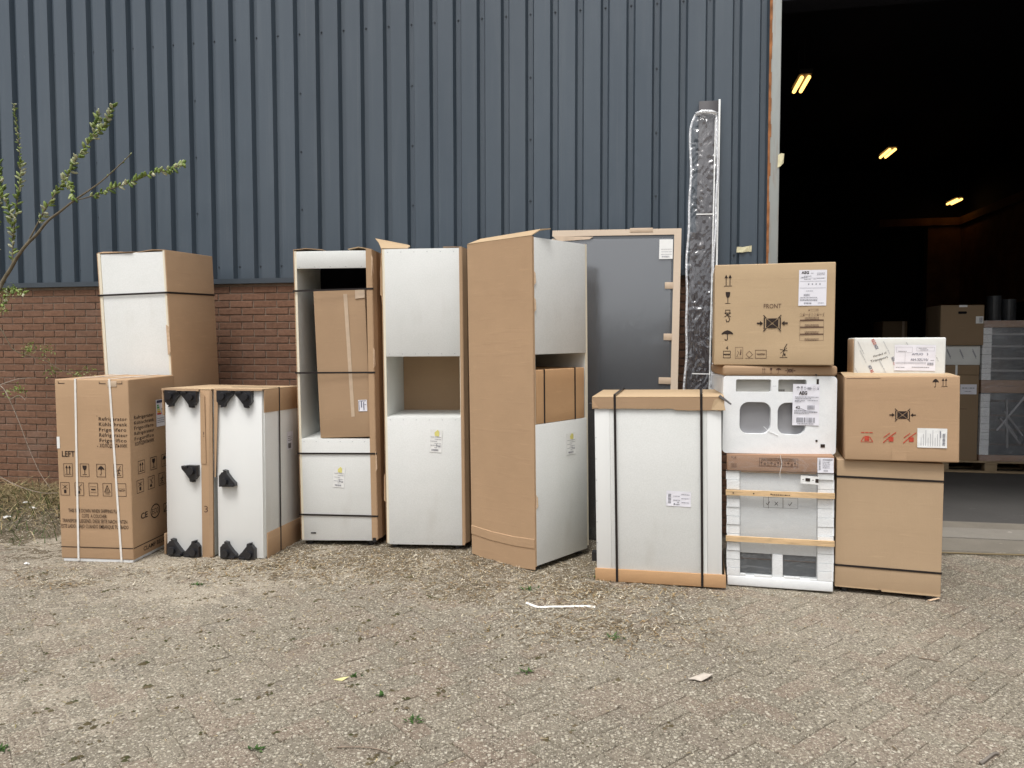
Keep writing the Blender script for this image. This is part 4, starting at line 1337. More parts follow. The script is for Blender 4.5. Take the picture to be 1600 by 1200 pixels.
# ------------------------------------------------ long boards: dark plinth and the crinkled pack beside it
def lean(u0, v0, u1, v1, z1):
    a, b = from_wall(u0, v0, .004), from_wall(u1, v1, z1)
    dv = b - a
    yaw = R(WALL_ROT)
    ax = Vector((math.cos(yaw), math.sin(yaw), 0))
    zx = dv.normalized()
    yx = zx.cross(ax).normalized(); xx = yx.cross(zx)
    return Matrix((( xx.x, yx.x, zx.x, a.x), (xx.y, yx.y, zx.y, a.y), (xx.z, yx.z, zx.z, a.z), (0, 0, 0, 1))), dv.length
mt, L = lean(6.33, -.30, 6.37, -.062, 3.49)
t = thing('plinth_board', 'long dark plinth board with a white edge, its end poking above the film pack', 'board'); t.matrix_world = mt
M['plinth'] = simple('dark_brown_laminate', (.035, .030, .033), .4, .45, .1, 3)
rbox('board', .0, .014, .0, .150, .034, L, M['plinth'], t, .001)
rbox('white_edge', .1505, .006, .0, .165, .034, L + .006, M['white_panel'], t, .001)
mt, L = lean(6.255, -.36, 6.315, -.080, 3.38)
t = thing('film_wrapped_boards', 'tall narrow pack of dark boards in crinkled clear plastic, leaning on the cladding', 'boards'); t.matrix_world = mt
for i, (x0, x1) in enumerate(((.012, .055), (.056, .178))):
    rbox('board', x0, .020 + .006 * i, .01, x1, .040 + .006 * i, L - .03 - .9 * (i == 0) - .02 * i, M['plinth'], t, .001)
rbox('white_edge', .179, .012, .01, .189, .045, L - .03, M['white_panel'], t, .001)
g = MB()
rg = random.Random(21)
nx, nz_ = 26, 340
def bag(x, z):
    e = .012 * nz(x * 2, z, 8, 2)
    q = .35 * nz(x * 2, z, 4, 11)
    f = .030 * max(0.0, .34 - abs(nz(x * 2.2 + q, z * .35 - q * .5, 13, 5))) + .026 * max(0.0, .26 - abs(nz(x * 1.1 + z * .55 + q, z * .8 - x, 15, 9))) + .007 * max(0.0, .4 - abs(nz(x, z, 34, 3)))
    return .010 - abs(e) - f
for j in range(nz_ + 1):
    z = L * j / nz_
    wob = .006 * math.sin(z * 5) + .004 * math.sin(z * 13 + 1)
    top = max(0.0, (z - (L - .14)) / .14)
    for i in range(nx + 1):
        s_ = i / nx
        x = (-.004 + wob + .035 * top * top) * (1 - s_) + (.200 + wob - .012 * top * top) * s_
        g.v.append((x, bag(x, z), z))
for j in range(nz_):
    for i in range(nx):
        a = j * (nx + 1) + i
        g.f.append((a, a + 1, a + nx + 2, a + nx + 1))
g.build('plastic_bag', M['film_crinkle'], t, True)
for s_ in (0, 1):
    pts = []
    for j in range(0, 60):
        z = L * j / 59
        wob = .006 * math.sin(z * 5) + .004 * math.sin(z * 13 + 1)
        top = max(0.0, (z - (L - .14)) / .14)
        pts.append(((-.004 + wob + .035 * top * top) if s_ == 0 else (.200 + wob - .012 * top * top), .006 + .004 * math.sin(z * 17 + s_), z))
    MB().tube(pts, .010, .010, 6).build('bag_seam', M['film_edge'], t, True)
MB().tube([(.030, .0, L), (.08, -.006, L + .018), (.15, -.004, L + .014), (.192, .0, L - .004)], .016, .014, 7).build('bag_seam', M['film_edge'], t, True)
for z in (L - .80, L - 2.05): MB().box(.05, -.009, z, .185, -.007, z + .008).build('tape_band', M['paper_white'], t)

# ------------------------------------------------ wide base cabinet with cardboard caps and two straps
w, d, h = .826, .58, 1.222
t = thing('base_cabinet', 'white base cabinet with brown cardboard top and bottom caps and two black straps', 'cabinet', (.550, 4.869, .004), (1.2, -.93, -14.1))
rbox('body', .014, .012, .004, w - .012, d - .006, h - .01, M['melamine'], t)
rbox('side_post', .014, .0, .03, .112, .0115, h - .05, M['white_panel'], t, .002)
rbox('side_post', w - .10, .0, .03, w - .012, .0115, h - .05, M['white_panel'], t, .002)
rbox('front_sheet', .1125, .002, .03, w - .1005, .0118, h - .05, M['hardboard'], t, .001)
MB().box(w - .128, .0005, .03, w - .103, .0018, h - .06).build('shadow_rail', M['melamine'], t)
rbox('cardboard_cap', .0, -.008, h - .006, w + .004, d, h, M['card_light'], t, .002)
# front skirt of the cap with a ragged cut edge
g = MB(); rg = random.Random(4)
n_ = 26
for i in range(n_):
    xa, xb = w * i / n_, w * (i + 1) / n_
    g.hexa([(xa, -.012, h - .078 + rg.uniform(-.003, .002) - .01 * (i > 16)), (xb, -.012, h - .078 - .01 * (i > 15)), (xb, -.007, h - .078 - .01 * (i > 15)), (xa, -.007, h - .078 - .01 * (i > 16)),
            (xa, -.012, h - .0065), (xb, -.012, h - .0065), (xb, -.007, h - .0065), (xa, -.007, h - .0065)])
tag(g.build('cap_skirt', M['card_dark'], t), kind='stuff')
flap('corner_fold', t, [((w - .005, -.013, h - .004), (w - .055, -.014, h - .02)), ((w + .012, -.030, h - .085), (w - .075, -.014, h - .085))], M['card_light'], .004)
flap('corner_fold', t, [((.0, -.013, h - .02), (.0, -.013, h - .07)), ((.04, -.016, h - .07), (.03, -.016, h - .075))], M['card'], .003)
rbox('cap_side', w + .0, .0, h - .09, w + .006, d, h - .007, M['card'], t, .002)
rbox('cardboard_foot', .004, -.010, -.004, w + .012, .001, .082, M['card_orange'], t, .003)
rbox('cardboard_foot_side', w + .004, .002, -.004, w + .0115, d, .07, M['card'], t, .002)
for x in (.148, .692): vring('strap', t, d, h, x, x, M['strap'], .014, .0155)
g = MB(); g.sheet([(w - .03, -.02, h + .001), (w + .045, -.045, h - .05), (w + .048, -.04, h - .042), (w - .02, -.01, h + .012)], .003); g.build('strap_tail', M['strap'], t)
lb, f = label_sheet(t, front(.0, .001), .468, .515, .155, .098, -2)
p = Print(f); p.barcode(.012, .02, .03, .08, 5, False)
for i in range(6): p.textline(.045 + .05 * (i % 2), .085 + .06 * (i % 2), .012 + .013 * i, .004, i)
p.rect(.05, .01, .056, .02).rect(.065, .012, .08, .016).rect(.07, .025, .08, .03)
p.build('label_print', M['ink_grey'], lb)
MB().box(-.03, .08, .10, .013, .14, .16).box(-.035, .09, h - .10, .013, .15, h - .055).build('corner_clip', M['black_plastic'], t)
staples(t, [(.02, .25 + .14 * i) for i in range(6)], front(.0012))

# ------------------------------------------------ dishwasher in foam and film
w, d, h = .640, .58, .859
t = thing('dishwasher', 'film-wrapped dishwasher in white foam with two wooden battens across', 'dishwasher', (1.397, 4.761, .004), (.09, -.84, -15.97))
M['grey_metal'] = simple('pale_grey_door', (.62, .64, .645), .35, .5, .03, 3)
M['dark_inside'] = simple('dark_grey_kick_space', (.06, .07, .08), .5, .4, .2, 9)
rbox('machine_body', .06, .04, .05, w - .06, d, h - .05, M['grey_metal'], t)
rbox('door_panel', .082, .020, .212, w - .094, .0395, .748, M['grey_metal'], t, .002)
for x0, x1 in ((.083, .277), (.346, w - .096)):
    b_ = rbox('kick_recess', x0, .034, .075, x1, .0395, .209, M['dark_inside'], t, .002)
    MB().box(x0 + .004, .030, .168, x1 - .004, .0338, .176).build('kick_rail', M['steel_dark'], t)
rbox('foam_divider', .280, .012, .065, .343, .036, .211, M['foam'], t, .004)
steps = 11
def post(x0, x1, seed):
    g = MB(); r2 = random.Random(seed)
    z = .066
    while z < .745:
        z2 = min(.748, z + r2.uniform(.05, .062))
        o_ = r2.choice((0, .006, .010))
        s_ = -o_ * .4 if x0 < .2 else o_ * .4
        g.box(x0 + (s_ if x0 < .2 else 0), -.006 + o_, z, x1 + (s_ if x0 > .2 else 0), .06, z2 - .004)
        g.box(x0 + .006, .010, z2 - .004, x1 - .006, .055, z2)
        z = z2
    return g
tag(post(.0, .080, 1).build('foam_post', M['foam'], t), kind='stuff')
tag(post(w - .092, w, 2).build('foam_post', M['foam'], t), kind='stuff')
rbox('foam_tray', .002, -.008, .0, w - .002, d, .064, M['foam'], t, .006)
MB().box(.084, -.005, .0645, .115, .02, .078).box(.17, -.005, .0645, .276, .02, .074).box(.35, -.005, .0645, .445, .02, .076).box(.50, -.005, .0645, .545, .02, .07).build('foam_ledge', M['foam'], t)
rbox('cardboard_band', .0, -.011, .750, w + .002, d, h - .002, M['card_red'], t, .005, 2)
rbox('kick_shade', .09, -.002, .7385, w - .10, .015, .7495, M['card_dark'], t, .002)
for z, nm in ((.592, 0), (.292, 1)):
    g = MB(); g.box(-.006, -.026, z, w + .004, -.0095, z + .034)
    b_ = g.build('wooden_batten', M['wood'], t)
    if nm == 0:
        p = Print(front(.001, -.026))
        for x in (.04, .165, .27): p.icon('ring', x, z + .016, .006); p.rect(x - .004, z + .012, x + .004, z + .02)
        p.textline(.275, .385, z + .010, .006, 3)
        p.build('nail_marks', M['ink'], b_)
g = MB()
nx, nz_ = 30, 40
for j in range(nz_ + 1):
    for i in range(nx + 1):
        x, z = .01 + (w - .02) * i / nx, .07 + (.845 - .07) * j / nz_
        inside = 1 if .10 < x < w - .11 and z < .73 else 0
        bl = .004 * abs(nz(x, z, 9, 7)) + .003 * abs(nz(x, z * 3, 16, 1))
        g.v.append((x, (-.0125 if not inside else -.0085) - bl, z))
for j in range(nz_):
    for i in range(nx):
        a = j * (nx + 1) + i
        g.f.append((a, a + 1, a + nx + 2, a + nx + 1))
g.build('plastic_film', M['film'], t, True)
fr = front(.0022, -.012)
p = Print(fr)
for k, x in (('check', .252), ('cross', .302), ('check', .385)): p.icon(k, x, .547, .022, .026)
p.frame(.225, .52, .43, .585, .0016).line([(.342, .52), (.342, .585)], .003).line([(.255, .515), (.255, .59)], .002)
p.build('film_print', M['ink'], t)
lb, f = label_sheet(t, front(.002, -.012), .445, .682, .105, .05, -3, M['paper_white'])
Print(f).rect(.028, .016, .055, .036).rect(.068, .024, .076, .028).rect(.086, .012, .104, .036).rect(.01, .024, .018, .028).build('label_print', M['ink'], lb)
fr = front(.0018, -.012)
p = Print(fr); p.frame(.2, .785, .43, .835, .003)
for i in range(11): p.icon(('glass', 'clamp', 'up', 'umbrella', 'nocut')[i % 5], .213 + .02 * i, .80, .017, .024)
for i in range(2): p.textline(.21, .42, .818 + .008 * i, .004, i)
p.frame(.032, .772, .06, .778, .002).frame(.03, .835, .036, .84, .002).icon('person', .05, .835, .02, .022).textline(.03, .062, .785, .003, 2).textline(.03, .062, .793, .003, 4)
p.build('printed_symbols', M['ink_brown'], t)
lb, f = label_sheet(t, front(.0015, -.012), w - .096, .752, .094, .094, 0, M['paper'])
p = Print(f); p.barcode(.008, .02, .018, .085, 9, False).rect(.03, .08, .088, .085).barcode(.035, .01, .06, .018, 4)
for i in range(4): p.textline(.03, .07, .03 + .012 * i, .004, i)
p.build('label_print', M['ink_grey'], lb)
g = MB(); g.tube([(.325, -.016, .858), (.335, -.018, .80), (.322, -.017, .74), (.326, -.016, .71)], .0016, .0016, 5); g.build('loose_thread', M['strap_white'], t)

# ------------------------------------------------ built-in oven in a foam front
w, d, h = .701, .60, .568
z0 = .863
t = thing('oven', 'built-in oven packed in white foam with two square windows, on the dishwasher', 'oven', (1.358, 4.775, z0), (0, 0, -7.83))
LZ = .500
rbox('cardboard_lid', .0, -.008, LZ + .001, w, d, h - .002, M['card_dark'], t, .018, 4)
rbox('foam_body', .006, .034, .004, w - .006, d - .01, LZ, M['foam'], t, .02, 4)
M['oven_grey'] = simple('galvanised_oven_wall', (.33, .33, .345), .4, .5, .05, 3, metal=.3)
M['oven_beige'] = simple('grey_beige_oven_trim', (.40, .385, .35), .5, .4, .04, 3)
holes = [rrect(.106, .128, .300, .333, .055), rrect(.341, .126, .515, .331, .055), rrect(.081, .397, .299, .478, .010), rrect(.342, .397, .515, .478, .010)]
holes = [hh[::-1] for hh in holes]
plate_holes('foam_front', rrect(.002, .002, w - .002, LZ - .001, .025), holes, -.006, .033, M['foam'], t)
MB().box(.10, .0335, .12, .52, .0339, .34).build('oven_wall', M['oven_grey'], t)
MB().box(.075, .0335, .39, .52, .0339, .485).build('oven_trim', M['oven_beige'], t)
p = Print(front(.0008, .0335))
for i in range(4): p.rect(.346 + i * .012, .400, .353 + i * .012, .413)
p.build('vent_slots', M['ink'], t)
MB().box(.575, -.0095, .442, .588, -.006, .482).box(.606, -.0095, .048, .632, -.006, .068).box(.575, -.009, .083, .587, -.006, .095).build('foam_slots', M['ink'], t)
g = MB(); g.tube([(.568, -.014, .506), (.572, -.016, .512)], .007, .004, 6); g.build('plug', M['black_plastic'], t)
icons(t, front(.001, -.008), [(k, x, .534, s_, .036) for k, x, s_ in (('up', .251, .024), ('glass', .296, .022), ('umbrella', .342, .034), ('clamp', .413, .066))], M['ink_brown'])
lb, f = label_sheet(t, front(.0, -.0075), .430, .188, .162, .262, -.5, M['paper'], curl=.004)
p = Print(f)
for k, x, s_ in (('umbrella', .03, .022), ('glass', .053, .018), ('up', .072, .016), ('clamp', .098, .036), ('stack', .128, .014), ('nocut', .15, .016)): p.icon(k, x, .236, s_, .024)
p.barcode(.025, .018, .14, .05, 12).barcode(.09, .102, .132, .128, 17)
for i, (a_, b_, y_) in enumerate(((.012, .155, .178), (.012, .11, .168), (.012, .075, .155), (.09, .15, .157), (.012, .05, .148), (.01, .08, .092), (.01, .15, .082), (.01, .1, .074), (.03, .13, .008))): p.textline(a_, b_, y_, .0045, i)
p.line([(.04, .112), (.085, .092), (.15, .086)], .003)
p.build('label_print', M['ink_grey'], lb)
text(f, 'AEG', .036, .196, .021, M['ink'], lb, width=.05, bold=.04)
text(f, '42', .018, .104, .02, M['ink'], lb, width=.026, bold=.01)
p = Print(front(.0006, -.0062))
for i in range(3): p.line([(.31 + .001 * i, .435), (.33, .436)], .0015)
p.build('moulding_marks', M['ink_grey'], t)
g = MB(); g.tube([(.255, -.009, .176), (.29, -.010, .145), (.345, -.009, .12)], .0015, .0015, 5); g.build('foam_scratch', M['foam'], t)

# ------------------------------------------------ large appliance carton on the oven
w, d, h = .723, .56, .642
t = thing('appliance_carton', 'large brown carton printed with handling symbols, topmost of the appliance stack', 'carton', (1.305, 4.800, z0 + .569), (0, 0, -13.9))
rbox('carton_body', 0, 0, 0, w, d, h, M['card_light'], t, .007, 3, .005, 6, 13)
fr = front()
icons(t, fr, [('up', .082, .541, .052, .076), ('glass', .082, .430, .044, .076), ('hook', .082, .315, .044, .078), ('umbrella', .082, .191, .074, .066), ('stack', .080, .068, .054, .048), ('clamp', .354, .266, .184, .108), ('tip', .425, .090, .052, .086)], M['ink'])
icons(t, fr, [('person', .155, .078, .046, .072, True), ('tilt', .218, .068, .05, .05), ('wave', .288, .070, .066, .052, True)], M['ink_brown'])
p = Print(fr)
p.rect(.519, .280, .658, .287).rect(.519, .236, .658, .243).rect(.519, .192, .658, .199)
for i in range(4):
    for j in range(2): p.textline(.548, .63, .212 + .044 * (i - 1) - .008 * j - .004, .004, i + j)
p.frame(.519, .156, .658, .28, .0012)
for i in range(9): p.icon(('tilt', 'nocut', 'wave', 'tip', 'tilt')[i % 5], .523 + .0165 * i, .318, .015, .024)
p.rect(.568, .341, .575, .349).frame(.582, .34, .612, .352, .0012).line([(.618, .338), (.618, .354)], .002).line([(.624, .338), (.624, .354)], .002)
tag(p.build('printed_small_symbols', M['ink_brown'], t), kind='stuff')
text(fr, 'FRONT', .354, .360, .029, M['ink_brown'], t, width=.105, align='CENTER')
text(fr, '4', .080, .100, .022, M['ink'], t, width=.016, align='CENTER')
lb, f = label_sheet(t, fr, .507, .374, .163, .222, -.5, M['paper'], curl=.001)
p = Print(f)
p.line([(.006, .152), (.157, .152)], .0015).line([(.006, .110), (.157, .110)], .0015).line([(.006, .045), (.115, .045)], .001).line([(.006, .172), (.157, .172)], .001)
p.barcode(.03, .06, .068, .073, 3).barcode(.033, .010, .078, .02, 8)
for i, (a_, b_, y_) in enumerate(((.03, .072, .182), (.012, .05, .175), (.03, .07, .163), (.085, .1, .164), (.105, .15, .168), (.105, .15, .2), (.105, .15, .19), (.045, .085, .09), (.01, .11, .05), (.01, .11, .036), (.01, .11, .03), (.115, .15, .015), (.07, .085, .2))): p.textline(a_, b_, y_, .0035, i)
for x in (.054, .076, .098, .12): p.rect(x, .13, x + .007, .138)
p.build('label_print', M['ink_grey'], lb)
text(f, 'AEG', .014, .198, .016, M['ink'], lb, width=.044, bold=.035)
p = Print(Frame((0, 0, h), (1, 0, 0), (0, 1, 0), .0012)); p.rect(.0, d / 2 - .03, w, d / 2 + .03); p.build('closing_tape', M['tape'], t)

# ------------------------------------------------ plain cabinet carton at the end of the row
w, d, h = .595, .60, .807
t = thing('cabinet_carton', 'plain beige carton with two black straps, standing by the warehouse door', 'carton', (2.041, 4.632, .035), (-.3, .08, -18.1))
M['card_beige'] = cardboard('cardboard_beige', (.455, .325, .205), True, 1.0)
rbox('carton_body', 0, 0, 0, w, d, h, M['card_beige'], t, .004, 3, .006, 6, 17)
ring('strap', t, w, d, .700, M['strap'], .003, .0125)
ring('strap', t, w, d, .138, M['strap'], .003, .0125)
MB().box(.002, -.0025, .0, w * .42, -.0005, .006).box(w * .45, -.0035, -.006, w - .002, -.0005, .004).build('torn_bottom_edge', M['card_light'], t)
feet(t, w, d)
g = MB(); g.sheet([(w - .075, -.01, -.030), (w - .06, -.018, -.032), (w - .005, -.012, -.012), (w - .012, -.0, -.012)], .003); g.build('loose_strip', M['card_edge'], t)

# ------------------------------------------------ brown carton on it, with the long white parcel on top
w, d, h = .627, .55, .526
zb_ = .035 + .807
t = thing('brown_carton', 'brown carton with a clamp symbol and red marks, under the long white parcel', 'carton', (2.069, 4.592, zb_ + .004), (.3, -1.0, -18.85))
rbox('carton_body', 0, 0, 0, w, d, h - .008, M['card'], t, .008, 3, .006, 6, 23)
flap('lid_flap', t, [((.0, .002, h - .012), (w, .004, h - .010)), ((.0, d * .49, h + .010), (w, d * .49, h - .002))], M['card_light'], .005)
flap('lid_flap', t, [((.0, d * .495, h + .010), (w, d * .495, h - .002)), ((.0, d, h - .004), (w, d, h - .004))], M['card_light'], .005)
icons(t, front(), [('umbrella', .498, .476, .034, .052), ('up', .545, .480, .034, .052), ('clamp', .322, .283, .142, .082)], M['ink'])
Print(front()).rect(.01, .505, .2, .5075).build('lid_slot', M['ink_brown'], t)
icons(t, front(), [(k, x, .145, .066, .062) for k, x in (('load', .126), ('nocut', .252), ('nocut', .362))], M['ink_red'], 'printed_red_symbol')
lb, f = label_sheet(t, front(), .402, .088, .158, .117, -.5, M['paper_white'])
p = Print(f); p.barcode(.134, .015, .148, .09, 6, False)
for i in range(9): p.line([(.02 + .0125 * i, .012), (.02 + .0125 * i, .06 + .045 * ((i * 7) % 3) / 2)], .0018)
p.rect(.12, .06, .126, .1)
p.build('label_print', M['ink_grey'], lb)
Print(front()).rect(.265, .006, .345, .085).build('patch', M['card'], t)

w, d, h = .526, .28, .240
t = thing('white_parcel', 'long white printed parcel with an address label, lying on the brown carton', 'parcel', (2.206, 4.790, zb_ + .524), (0, 0, -16.5))
M['parcel'] = simple('white_coated_carton', (.74, .745, .71), .55, .3, .05, 5, .35, 9, .012)
rbox('carton_body', 0, 0, 0, w, d, h, M['parcel'], t, .008, 3, .008, 6, 31)
rbox('end_cap', -.004, .02, .006, .001, d - .02, h - .006, M['card_edge'], t, .002)
fr = front(.0015)
M['ink_pale'] = simple('pale_grey_print', (.52, .53, .53), .7, .2, .1, 30)
for x, z, mm, s_ in ((.105, .222, 'ink_pale', 'ORIGINAL'), (.02, .218, 'ink_pale', 'ORIGINAL'), (.03, .05, 'ink_pale', 'PARTS'), (.15, .10, 'ink_pale', 'ORIGINAL'), (.47, .22, 'ink_pale', 'PARTS')):
    pass
p = Print(fr)
for x, z in ((.018, .216), (.168, .216), (.032, .16), (.145, .10), (.005, .045), (.30, .21), (.445, .17)):
    f3 = rotated(fr, x, z, -64)
    q = Print(f3)
    for a_, b_ in (((0, 0), (.055, .004)), ((.06, 0), (.072, .005)), ((.076, 0), (.09, .003))): q.rect(a_[0], a_[1], b_[0], b_[1])
    p.v += [tuple(v) for v in q.v]; p.f += [tuple(i + len(p.v) - len(q.v) for i in ff) for ff in q.f]
p.build('printed_pattern', M['ink_pale'], t)
text(rotated(fr, .098, .226, -64), 'REGI', 0, 0, .018, M['ink_red'], t, width=.036, bold=.02)
text(rotated(fr, .115, .190, -64), 'NOX', 0, 0, .018, M['ink_blue'], t, width=.03, bold=.02)
text(rotated(fr, .083, .058, -64), 'NOX', 0, 0, .018, M['ink_blue'], t, width=.026, bold=.02)
text(rotated(fr, .095, .030, -64), 'RE', 0, 0, .018, M['ink_red'], t, width=.018, bold=.02)
text(rotated(fr, .215, .112, -64), 'NOX', 0, 0, .018, M['ink_blue'], t, width=.028, bold=.02)
text(rotated(fr, .228, .080, -64), 'REGI', 0, 0, .018, M['ink_red'], t, width=.034, bold=.02)
text(rotated(fr, .115, .115, 18), 'Handed of', 0, 0, .013, M['ink'], t, width=.08, name='hand_writing')
text(rotated(fr, .100, .080, 18), 'Transport', 0, 0, .016, M['ink'], t, width=.105, name='hand_writing')
lb, f = label_sheet(t, fr, .235, .032, .233, .162, -.5, M['paper'])
p = Print(f); p.frame(.01, .115, .10, .148, .001).frame(.125, .125, .225, .148, .001).line([(.06, .04), (.06, .115)], .001).line([(.006, .045), (.18, .045)], .0015).line([(.006, .052), (.18, .052)], .0015)
p.textline(.02, .07, .12, .004, 1).textline(.135, .18, .14, .003, 2).textline(.145, .19, .13, .003, 3).textline(.01, .06, .018, .004, 4).textline(.1, .2, .02, .004, 5)
p.barcode(.188, .035, .222, .052, 7).rect(.205, .065, .225, .068)
p.build('label_print', M['ink_grey'], lb)
text(f, 'AMUO   3', .098, .098, .014, M['ink_blue'], lb, width=.092, name='hand_writing')
text(f, 'AH-32U10/', .092, .062, .016, M['ink_blue'], lb, width=.10, name='hand_writing')

# ================================================================== GOODS INSIDE THE WAREHOUSE
M['card_shaded'] = cardboard('cardboard_shaded_brown', (.29, .205, .125))  # carton brown darkened so the dim interior's shade is in the colour
def pallet(label, x, y, rz, W=1.2, D=.8):
    t = thing('pallet', label, 'pallet', (x, y, .029), (0, 0, rz), 'pallets inside the warehouse')
    for yy in (0, D / 2 - .05, D - .1):
        rbox('bottom_board', 0, yy, 0, W, yy + .1, .022, M['wood_dull'], t, .002)
        for xx in (0, W / 2 - .07, W - .14): rbox('block', xx + .002, yy + .002, .0225, xx + .138, yy + .098, .0995, M['wood_dull'], t, .003)
    for xx in (0, W / 2 - .07, W - .14): rbox('stringer_board', xx, 0, .100, xx + .14, D, .1215, M['wood_dull'], t, .002)
    for i in range(5): rbox('top_board', 0, i * (D - .13) / 4, .122, W, i * (D - .13) / 4 + .125, .144, M['wood_dull'], t, .002)
    return t
PX, PY = 5.15, 8.95
pallet('wooden pallet under the cartons inside the dark warehouse', PX, PY, WALL_ROT)
pm_ = Matrix.Translation((PX, PY, .029 + .1445)) @ Matrix.Rotation(R(WALL_ROT), 4, 'Z')
def on_pallet(x, y, z): return tuple(pm_ @ Vector((x, y, z)))
def inner_carton(name, label, x, y, z, w, d, h, mat, rz=0.0):
    t = thing(name, label, 'carton', on_pallet(x, y, z), (0, 0, WALL_ROT + rz), 'cartons on the warehouse pallet')
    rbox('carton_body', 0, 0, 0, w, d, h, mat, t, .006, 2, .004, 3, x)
    return t
t = inner_carton('tall_carton', 'tall brown carton on the pallet behind the yard stack', .0, .03, 0, .455, .6, 1.03, M['card_shaded'])
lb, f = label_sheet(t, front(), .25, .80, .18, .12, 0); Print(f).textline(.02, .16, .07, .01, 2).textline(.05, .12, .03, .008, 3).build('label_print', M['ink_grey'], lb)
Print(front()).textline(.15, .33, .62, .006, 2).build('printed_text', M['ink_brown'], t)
t = inner_carton('flat_carton', 'flat taped carton on the tall one, inside the warehouse', -.02, .03, 1.031, .475, .55, .12, M['card_shaded'])
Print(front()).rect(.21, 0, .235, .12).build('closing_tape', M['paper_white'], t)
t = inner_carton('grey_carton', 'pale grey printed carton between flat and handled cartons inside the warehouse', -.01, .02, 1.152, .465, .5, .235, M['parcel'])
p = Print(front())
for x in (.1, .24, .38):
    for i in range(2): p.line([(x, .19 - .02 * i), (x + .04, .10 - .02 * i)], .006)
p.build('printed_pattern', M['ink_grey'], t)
t = inner_carton('handled_carton', 'brown carton with a hand hole, topmost on the pallet inside the warehouse', -.005, -.02, 1.388, .475, .5, .48, M['card_shaded'])
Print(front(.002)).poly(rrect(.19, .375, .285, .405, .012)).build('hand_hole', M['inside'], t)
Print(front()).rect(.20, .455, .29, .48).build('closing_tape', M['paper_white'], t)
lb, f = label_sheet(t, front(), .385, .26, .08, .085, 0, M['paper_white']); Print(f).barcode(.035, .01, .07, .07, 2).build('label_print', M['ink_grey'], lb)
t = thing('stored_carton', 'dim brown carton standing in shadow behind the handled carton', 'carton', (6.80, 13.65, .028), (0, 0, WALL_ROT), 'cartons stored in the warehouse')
rbox('carton_body', 0, 0, 0, .42, .6, 1.98, M['card_shaded'], t, .006)
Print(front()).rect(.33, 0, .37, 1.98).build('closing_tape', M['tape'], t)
M['appl_dark'] = simple('dark_appliance_glass', (.045, .055, .065), .25, .5, .3, 6)
M['film_dull'] = film('wrapping_film', gloss=.12, milk=.05, scale=16, strength=1.0, tex=.18, stretch=(.5, 1, 3))
def wrapped(label, z, h, kind):
    t = thing('wrapped_appliance', label, 'appliance', on_pallet(.475, .02, z), (0, 0, WALL_ROT), 'wrapped appliances on the pallet')
    W = .68
    rbox('bottom_board', 0, 0, 0, W, .6, .07, M['card_red'], t, .004)
    rbox('top_board', 0, 0, h - .08, W, .6, h, M['card_red'], t, .004)
    rbox('machine_body', .02, .04, .071, W - .02, .58, h - .081, M['appl_dark'], t, .004)
    for x in (.0, W - .1):
        r2 = random.Random(int(z * 10)); zz = .072
        g = MB()
        while zz < h - .1:
            z2 = min(h - .0815, zz + r2.uniform(.05, .12)); g.box(x, r2.uniform(-.004, .006), zz, x + .1, .06, z2 - .004); zz = z2
        tag(g.build('foam_post', M['foam'], t), kind='stuff')
    for i in range(4):
        zz = .1 + (h - .2) * (i + .5) / 4
        MB().box(.105, .034, zz, W - .105, .0395, zz + .022).build('appliance_trim', M['oven_grey'] if kind else M['steel_dark'], t)
    if not kind:
        rg2 = random.Random(2)
        for i in range(5):
            a = (rg2.uniform(.12, .3), .03, rg2.uniform(.1, h - .12)); b = (rg2.uniform(.3, .56), .03, rg2.uniform(.1, h - .12))
            MB().tube([a, b], .012, .012, 6).build('rack_bar', M['oven_grey'], t)
    g = MB(); n_ = 14
    for j in range(n_ + 1):
        for i in range(n_ + 1):
            x, zz = -.006 + (W + .012) * i / n_, -.004 + (h + .006) * j / n_
            g.v.append((x, -.012 - .006 * abs(nz(x, zz, 7, z)), zz))
    for j in range(n_):
        for i in range(n_):
            a = j * (n_ + 1) + i; g.f.append((a, a + 1, a + n_ + 2, a + n_ + 1))
    g.build('plastic_film', M['film_dull'], t, True)
wrapped('film-wrapped dark appliance with foam corners, lower one on the pallet', 0, .90, 0)
wrapped('film-wrapped dark appliance with grey trim, stacked on the lower wrapped one', .902, .78, 1)
M['film_roll'] = simple('dark_film_roll', (.035, .037, .04), .3, .5, .2, 12)
t = thing('film_roll', 'dark wrapped roll standing on the wrapped appliances', 'roll', on_pallet(.66, .2, 1.684), (0, 0, 0), 'rolls on the wrapped appliances')
MB().tube([(0, 0, 0), (0, 0, .30)], .078, .078, 18).build('roll_body', M['film_roll'], t); MB().tube([(0, 0, .29), (0, 0, .302)], .03, .03, 10).build('core', M['card_dark'], t)
t = thing('film_roll', 'second dark wrapped roll beside the first, at the right edge', 'roll', on_pallet(.83, .22, 1.684), (0, 0, 0), 'rolls on the wrapped appliances')
MB().tube([(0, 0, 0), (0, 0, .26)], .078, .078, 18).build('roll_body', M['film_roll'], t); MB().tube([(0, 0, .25), (0, 0, .262)], .03, .03, 10).build('core', M['card_dark'], t)

